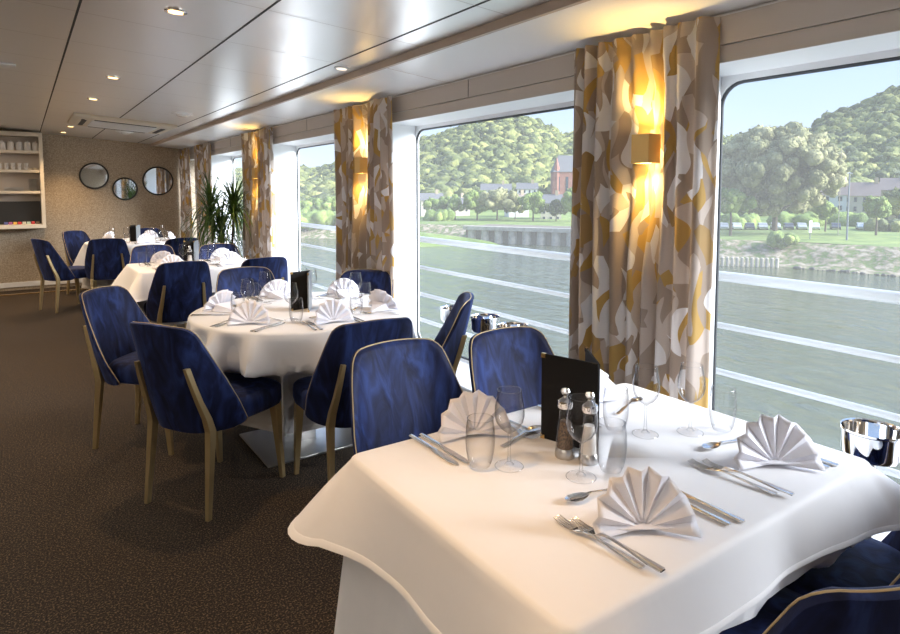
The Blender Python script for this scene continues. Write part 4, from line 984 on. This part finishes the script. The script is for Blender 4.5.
# buildings
wallc = {'cream': mat('cream_render', (.62, .55, .43), .9), 'white': mat('white_render', (.72, .70, .66), .9), 'brick': noise_color(mat('red_stone', (.36, .14, .10), .9), .6, [(.3, (.30, .12, .09)), (.7, (.42, .19, .14))]), 'tan': mat('tan_stone', (.46, .36, .24), .9)}
roofc = {'slate': mat('slate_roof', (.15, .145, .145), .85), 'brown': mat('brown_roof', (.25, .19, .16), .8), 'red': mat('red_roof', (.30, .12, .08), .8)}
M['win'] = mat('house_window', (.05, .06, .08), .2)
def house(px, f, z0, w, d, h, rh, rot, wc_, rc_, label, floors=3, cols_=4, name='house', hip=False):
    x, y = vec(px, f); face = math.atan2(y, x) - PI / 2
    r = empty(name, (x, y, z0), face + R(rot)); tag(r, label, 'church' if name == 'church' else 'house', None if name == 'church' else 'houses across the river')
    MB().box(-w / 2, w / 2, 0, d, -2, h).build('wall', wallc[wc_], r, smooth=False)
    i = w * .2 if hip else 0; o_ = .4
    mb = MB(); mb.add([(-w / 2 - o_, -o_, h), (w / 2 + o_, -o_, h), (w / 2 + o_, d + o_, h), (-w / 2 - o_, d + o_, h), (-w / 2 - o_ + i, d / 2, h + rh), (w / 2 + o_ - i, d / 2, h + rh)], [(0, 1, 5, 4), (2, 3, 4, 5), (0, 4, 3), (1, 2, 5), (3, 2, 1, 0)])
    mb.build('roof', roofc[rc_], r, smooth=False)
    for a in range(floors):
        for b2 in range(cols_):
            wx = -w / 2 + w * (b2 + .5) / cols_; wz = h * (a + .35) / floors; ww_ = w / cols_ * .3; wh = h / floors * .5
            if name == 'church': wh = h * .6; wz = h * .2
            MB().box(wx - ww_ / 2, wx + ww_ / 2, -.12, .1, wz, wz + wh).build('window', M['win'], r, smooth=False)
    if name == 'house': MB().box(w * .2, w * .2 + .9, d / 2 - .5, d / 2 + .5, h + rh * .6, h + rh + 1.2).build('chimney', wallc['tan'], r, smooth=False)
    return r
def zat(y, f): return CAMZ + (190 - y) / 620 * f
ch = house(571, 235, zat(196, 235), 13, 12, zat(172, 235) - zat(196, 235), 6.5, 8, 'brick', 'slate', 'red stone church with steep slate roof beside the big curtain', 1, 4, 'church', hip=True)
MB().capped([(1.6, 0), (1.6, 8.5), (.1, 14.5)], 8, (-5.4, 1.2, 0)).build('stair_turret', wallc['brick'], ch, smooth=False)
house(551, 182, zat(222, 182), 6.0, 7, 5.5, 2.6, 0, 'cream', 'slate', 'cream gabled building below the church', 3, 3)
gb = MB(); 
house(519, 195, zat(212, 195), 6.5, 6, 3.2, 2.6, 15, 'white', 'brown', 'white house with dark gables left of the gabled building', 2, 3)
house(496, 232, zat(197, 232), 11, 7, 2.6, 2.4, 0, 'white', 'slate', 'long low white house on the slope with grey roof', 1, 6)
house(527, 232, zat(195, 232), 7.5, 7, 2.2, 2.4, 0, 'white', 'slate', 'small grey-roofed house on the slope left of the church', 1, 4)
house(460, 205, zat(213, 205), 7, 6, 3, 2.4, 20, 'cream', 'slate', 'small cream house among trees, left in the middle window', 2, 3)
house(432, 200, zat(211, 200), 7, 6, 3.4, 2.4, 5, 'cream', 'slate', 'cream house at the left edge of the middle window', 2, 3)
house(864, 163, zat(224, 163), 10, 8, 7.4, 3.6, 0, 'cream', 'brown', 'large cream house with broad brown roof right of the plane tree', 3, 5, hip=True)
house(899, 150, zat(224, 150), 7.5, 8, 8.2, 3.0, 0, 'tan', 'brown', 'tan stone house with balconies at the right edge', 3, 3)
house(833, 166, zat(222, 166), 6, 7, 7.2, 3.6, 0, 'white', 'brown', 'narrow white house partly behind the plane tree', 3, 2)
# parked cars
def car_proto():
    r = empty('parked_car'); tag(r, 'x', 'car', 'cars parked behind the lawn')
    P = [(-2.1, .3), (-2.1, .75), (-1.5, .85), (-.9, 1.4), (.8, 1.42), (1.5, .9), (2.1, .8), (2.15, .3)]
    mb = MB(); mb.add([(x, -.85, z) for x, z in P] + [(x, .85, z) for x, z in P], [tuple(range(8)), tuple(range(15, 7, -1))] + [(k, k + 8, (k + 1) % 8 + 8, (k + 1) % 8) for k in range(8)])
    mb.build('car_body', M['car'], r, smooth=False, bevel=.06)
    MB().box(-1.1, 1.1, -.87, .87, .92, 1.28).build('car_window', M['win'], r, smooth=False)
    for x in (-1.3, 1.3):
        for y in (-.8, .8):
            mb = MB(); mb.capped([(.33, -.1), (.33, .1)], 14); mb.v = [(v[0] + x, v[2] + y, v[1] + .33) for v in mb.v]; mb.build('wheel', M['dark'], r)
    return r
for cname, cc in (('silver', (.5, .52, .55)), ('white', (.75, .76, .78)), ('dark', (.08, .09, .12)), ('red', (.4, .06, .05))):
    M['car'] = mat('car_paint_' + cname, cc, .3); c_pr = car_proto()
    spots = {'silver': [724, 763, 802], 'white': [737, 776, 815, 862], 'dark': [750, 789, 836], 'red': [875]}[cname]
    for px in spots:
        x, y = vec(px, 135); d_ = {'silver': 'silver', 'white': 'white', 'dark': 'dark', 'red': 'red'}[cname]
        where = 'left of the plane tree trunk' if px < 773 else ('between the trunk and the dark lamp post' if px < 840 else 'right of the dark lamp post')
        k_ = [q for q in sorted(spots) if (q < 773) == (px < 773) and (q < 840) == (px < 840)]
        place(c_pr, (x, y, GZ + .15), math.atan2(y, x) + .1, f'{d_} parked car {where}' + ('' if len(k_) == 1 else (', the left one' if k_.index(px) == 0 else ', the right one')))
# posts on the lawn
def post(px, f, ty, rad, m_, label, arms=False):
    x, y = vec(px, f); r = empty('lamp_post' if arms else 'flag_pole', (x, y, GZ)); tag(r, label, 'lamp post' if arms else 'pole')
    h_ = zat(ty, f) - GZ; MB().tube([(0, 0, -.2), (0, 0, h_)], [rad, rad * .7], 8).build('pole', m_, r)
    if arms: MB().tube([(-1.0, 0, h_ - .3), (0, 0, h_ - .1), (1.0, 0, h_ - .3)], .07, 6).build('lamp_arm', m_, r)
post(848, 107, 172, .17, M['greypanel'], 'tall dark lamp post standing on the far lawn', True)
post(839, 118, 146, .07, M['stone'], 'thin pale pole left of the dark lamp post')
x, y = vec(811, 110); r = empty('sign_board', (x, y, GZ)); tag(r, 'small white sign board on a post on the far lawn', 'sign')
MB().box(-.45, .45, -.05, .05, 1.2, 3.3).build('sign_face', M['white'], r, smooth=False); MB().tube([(0, 0, -.2), (0, 0, 1.25)], .08, 6).build('sign_post', M['greypanel'], r)
bpy.context.view_layer.update()
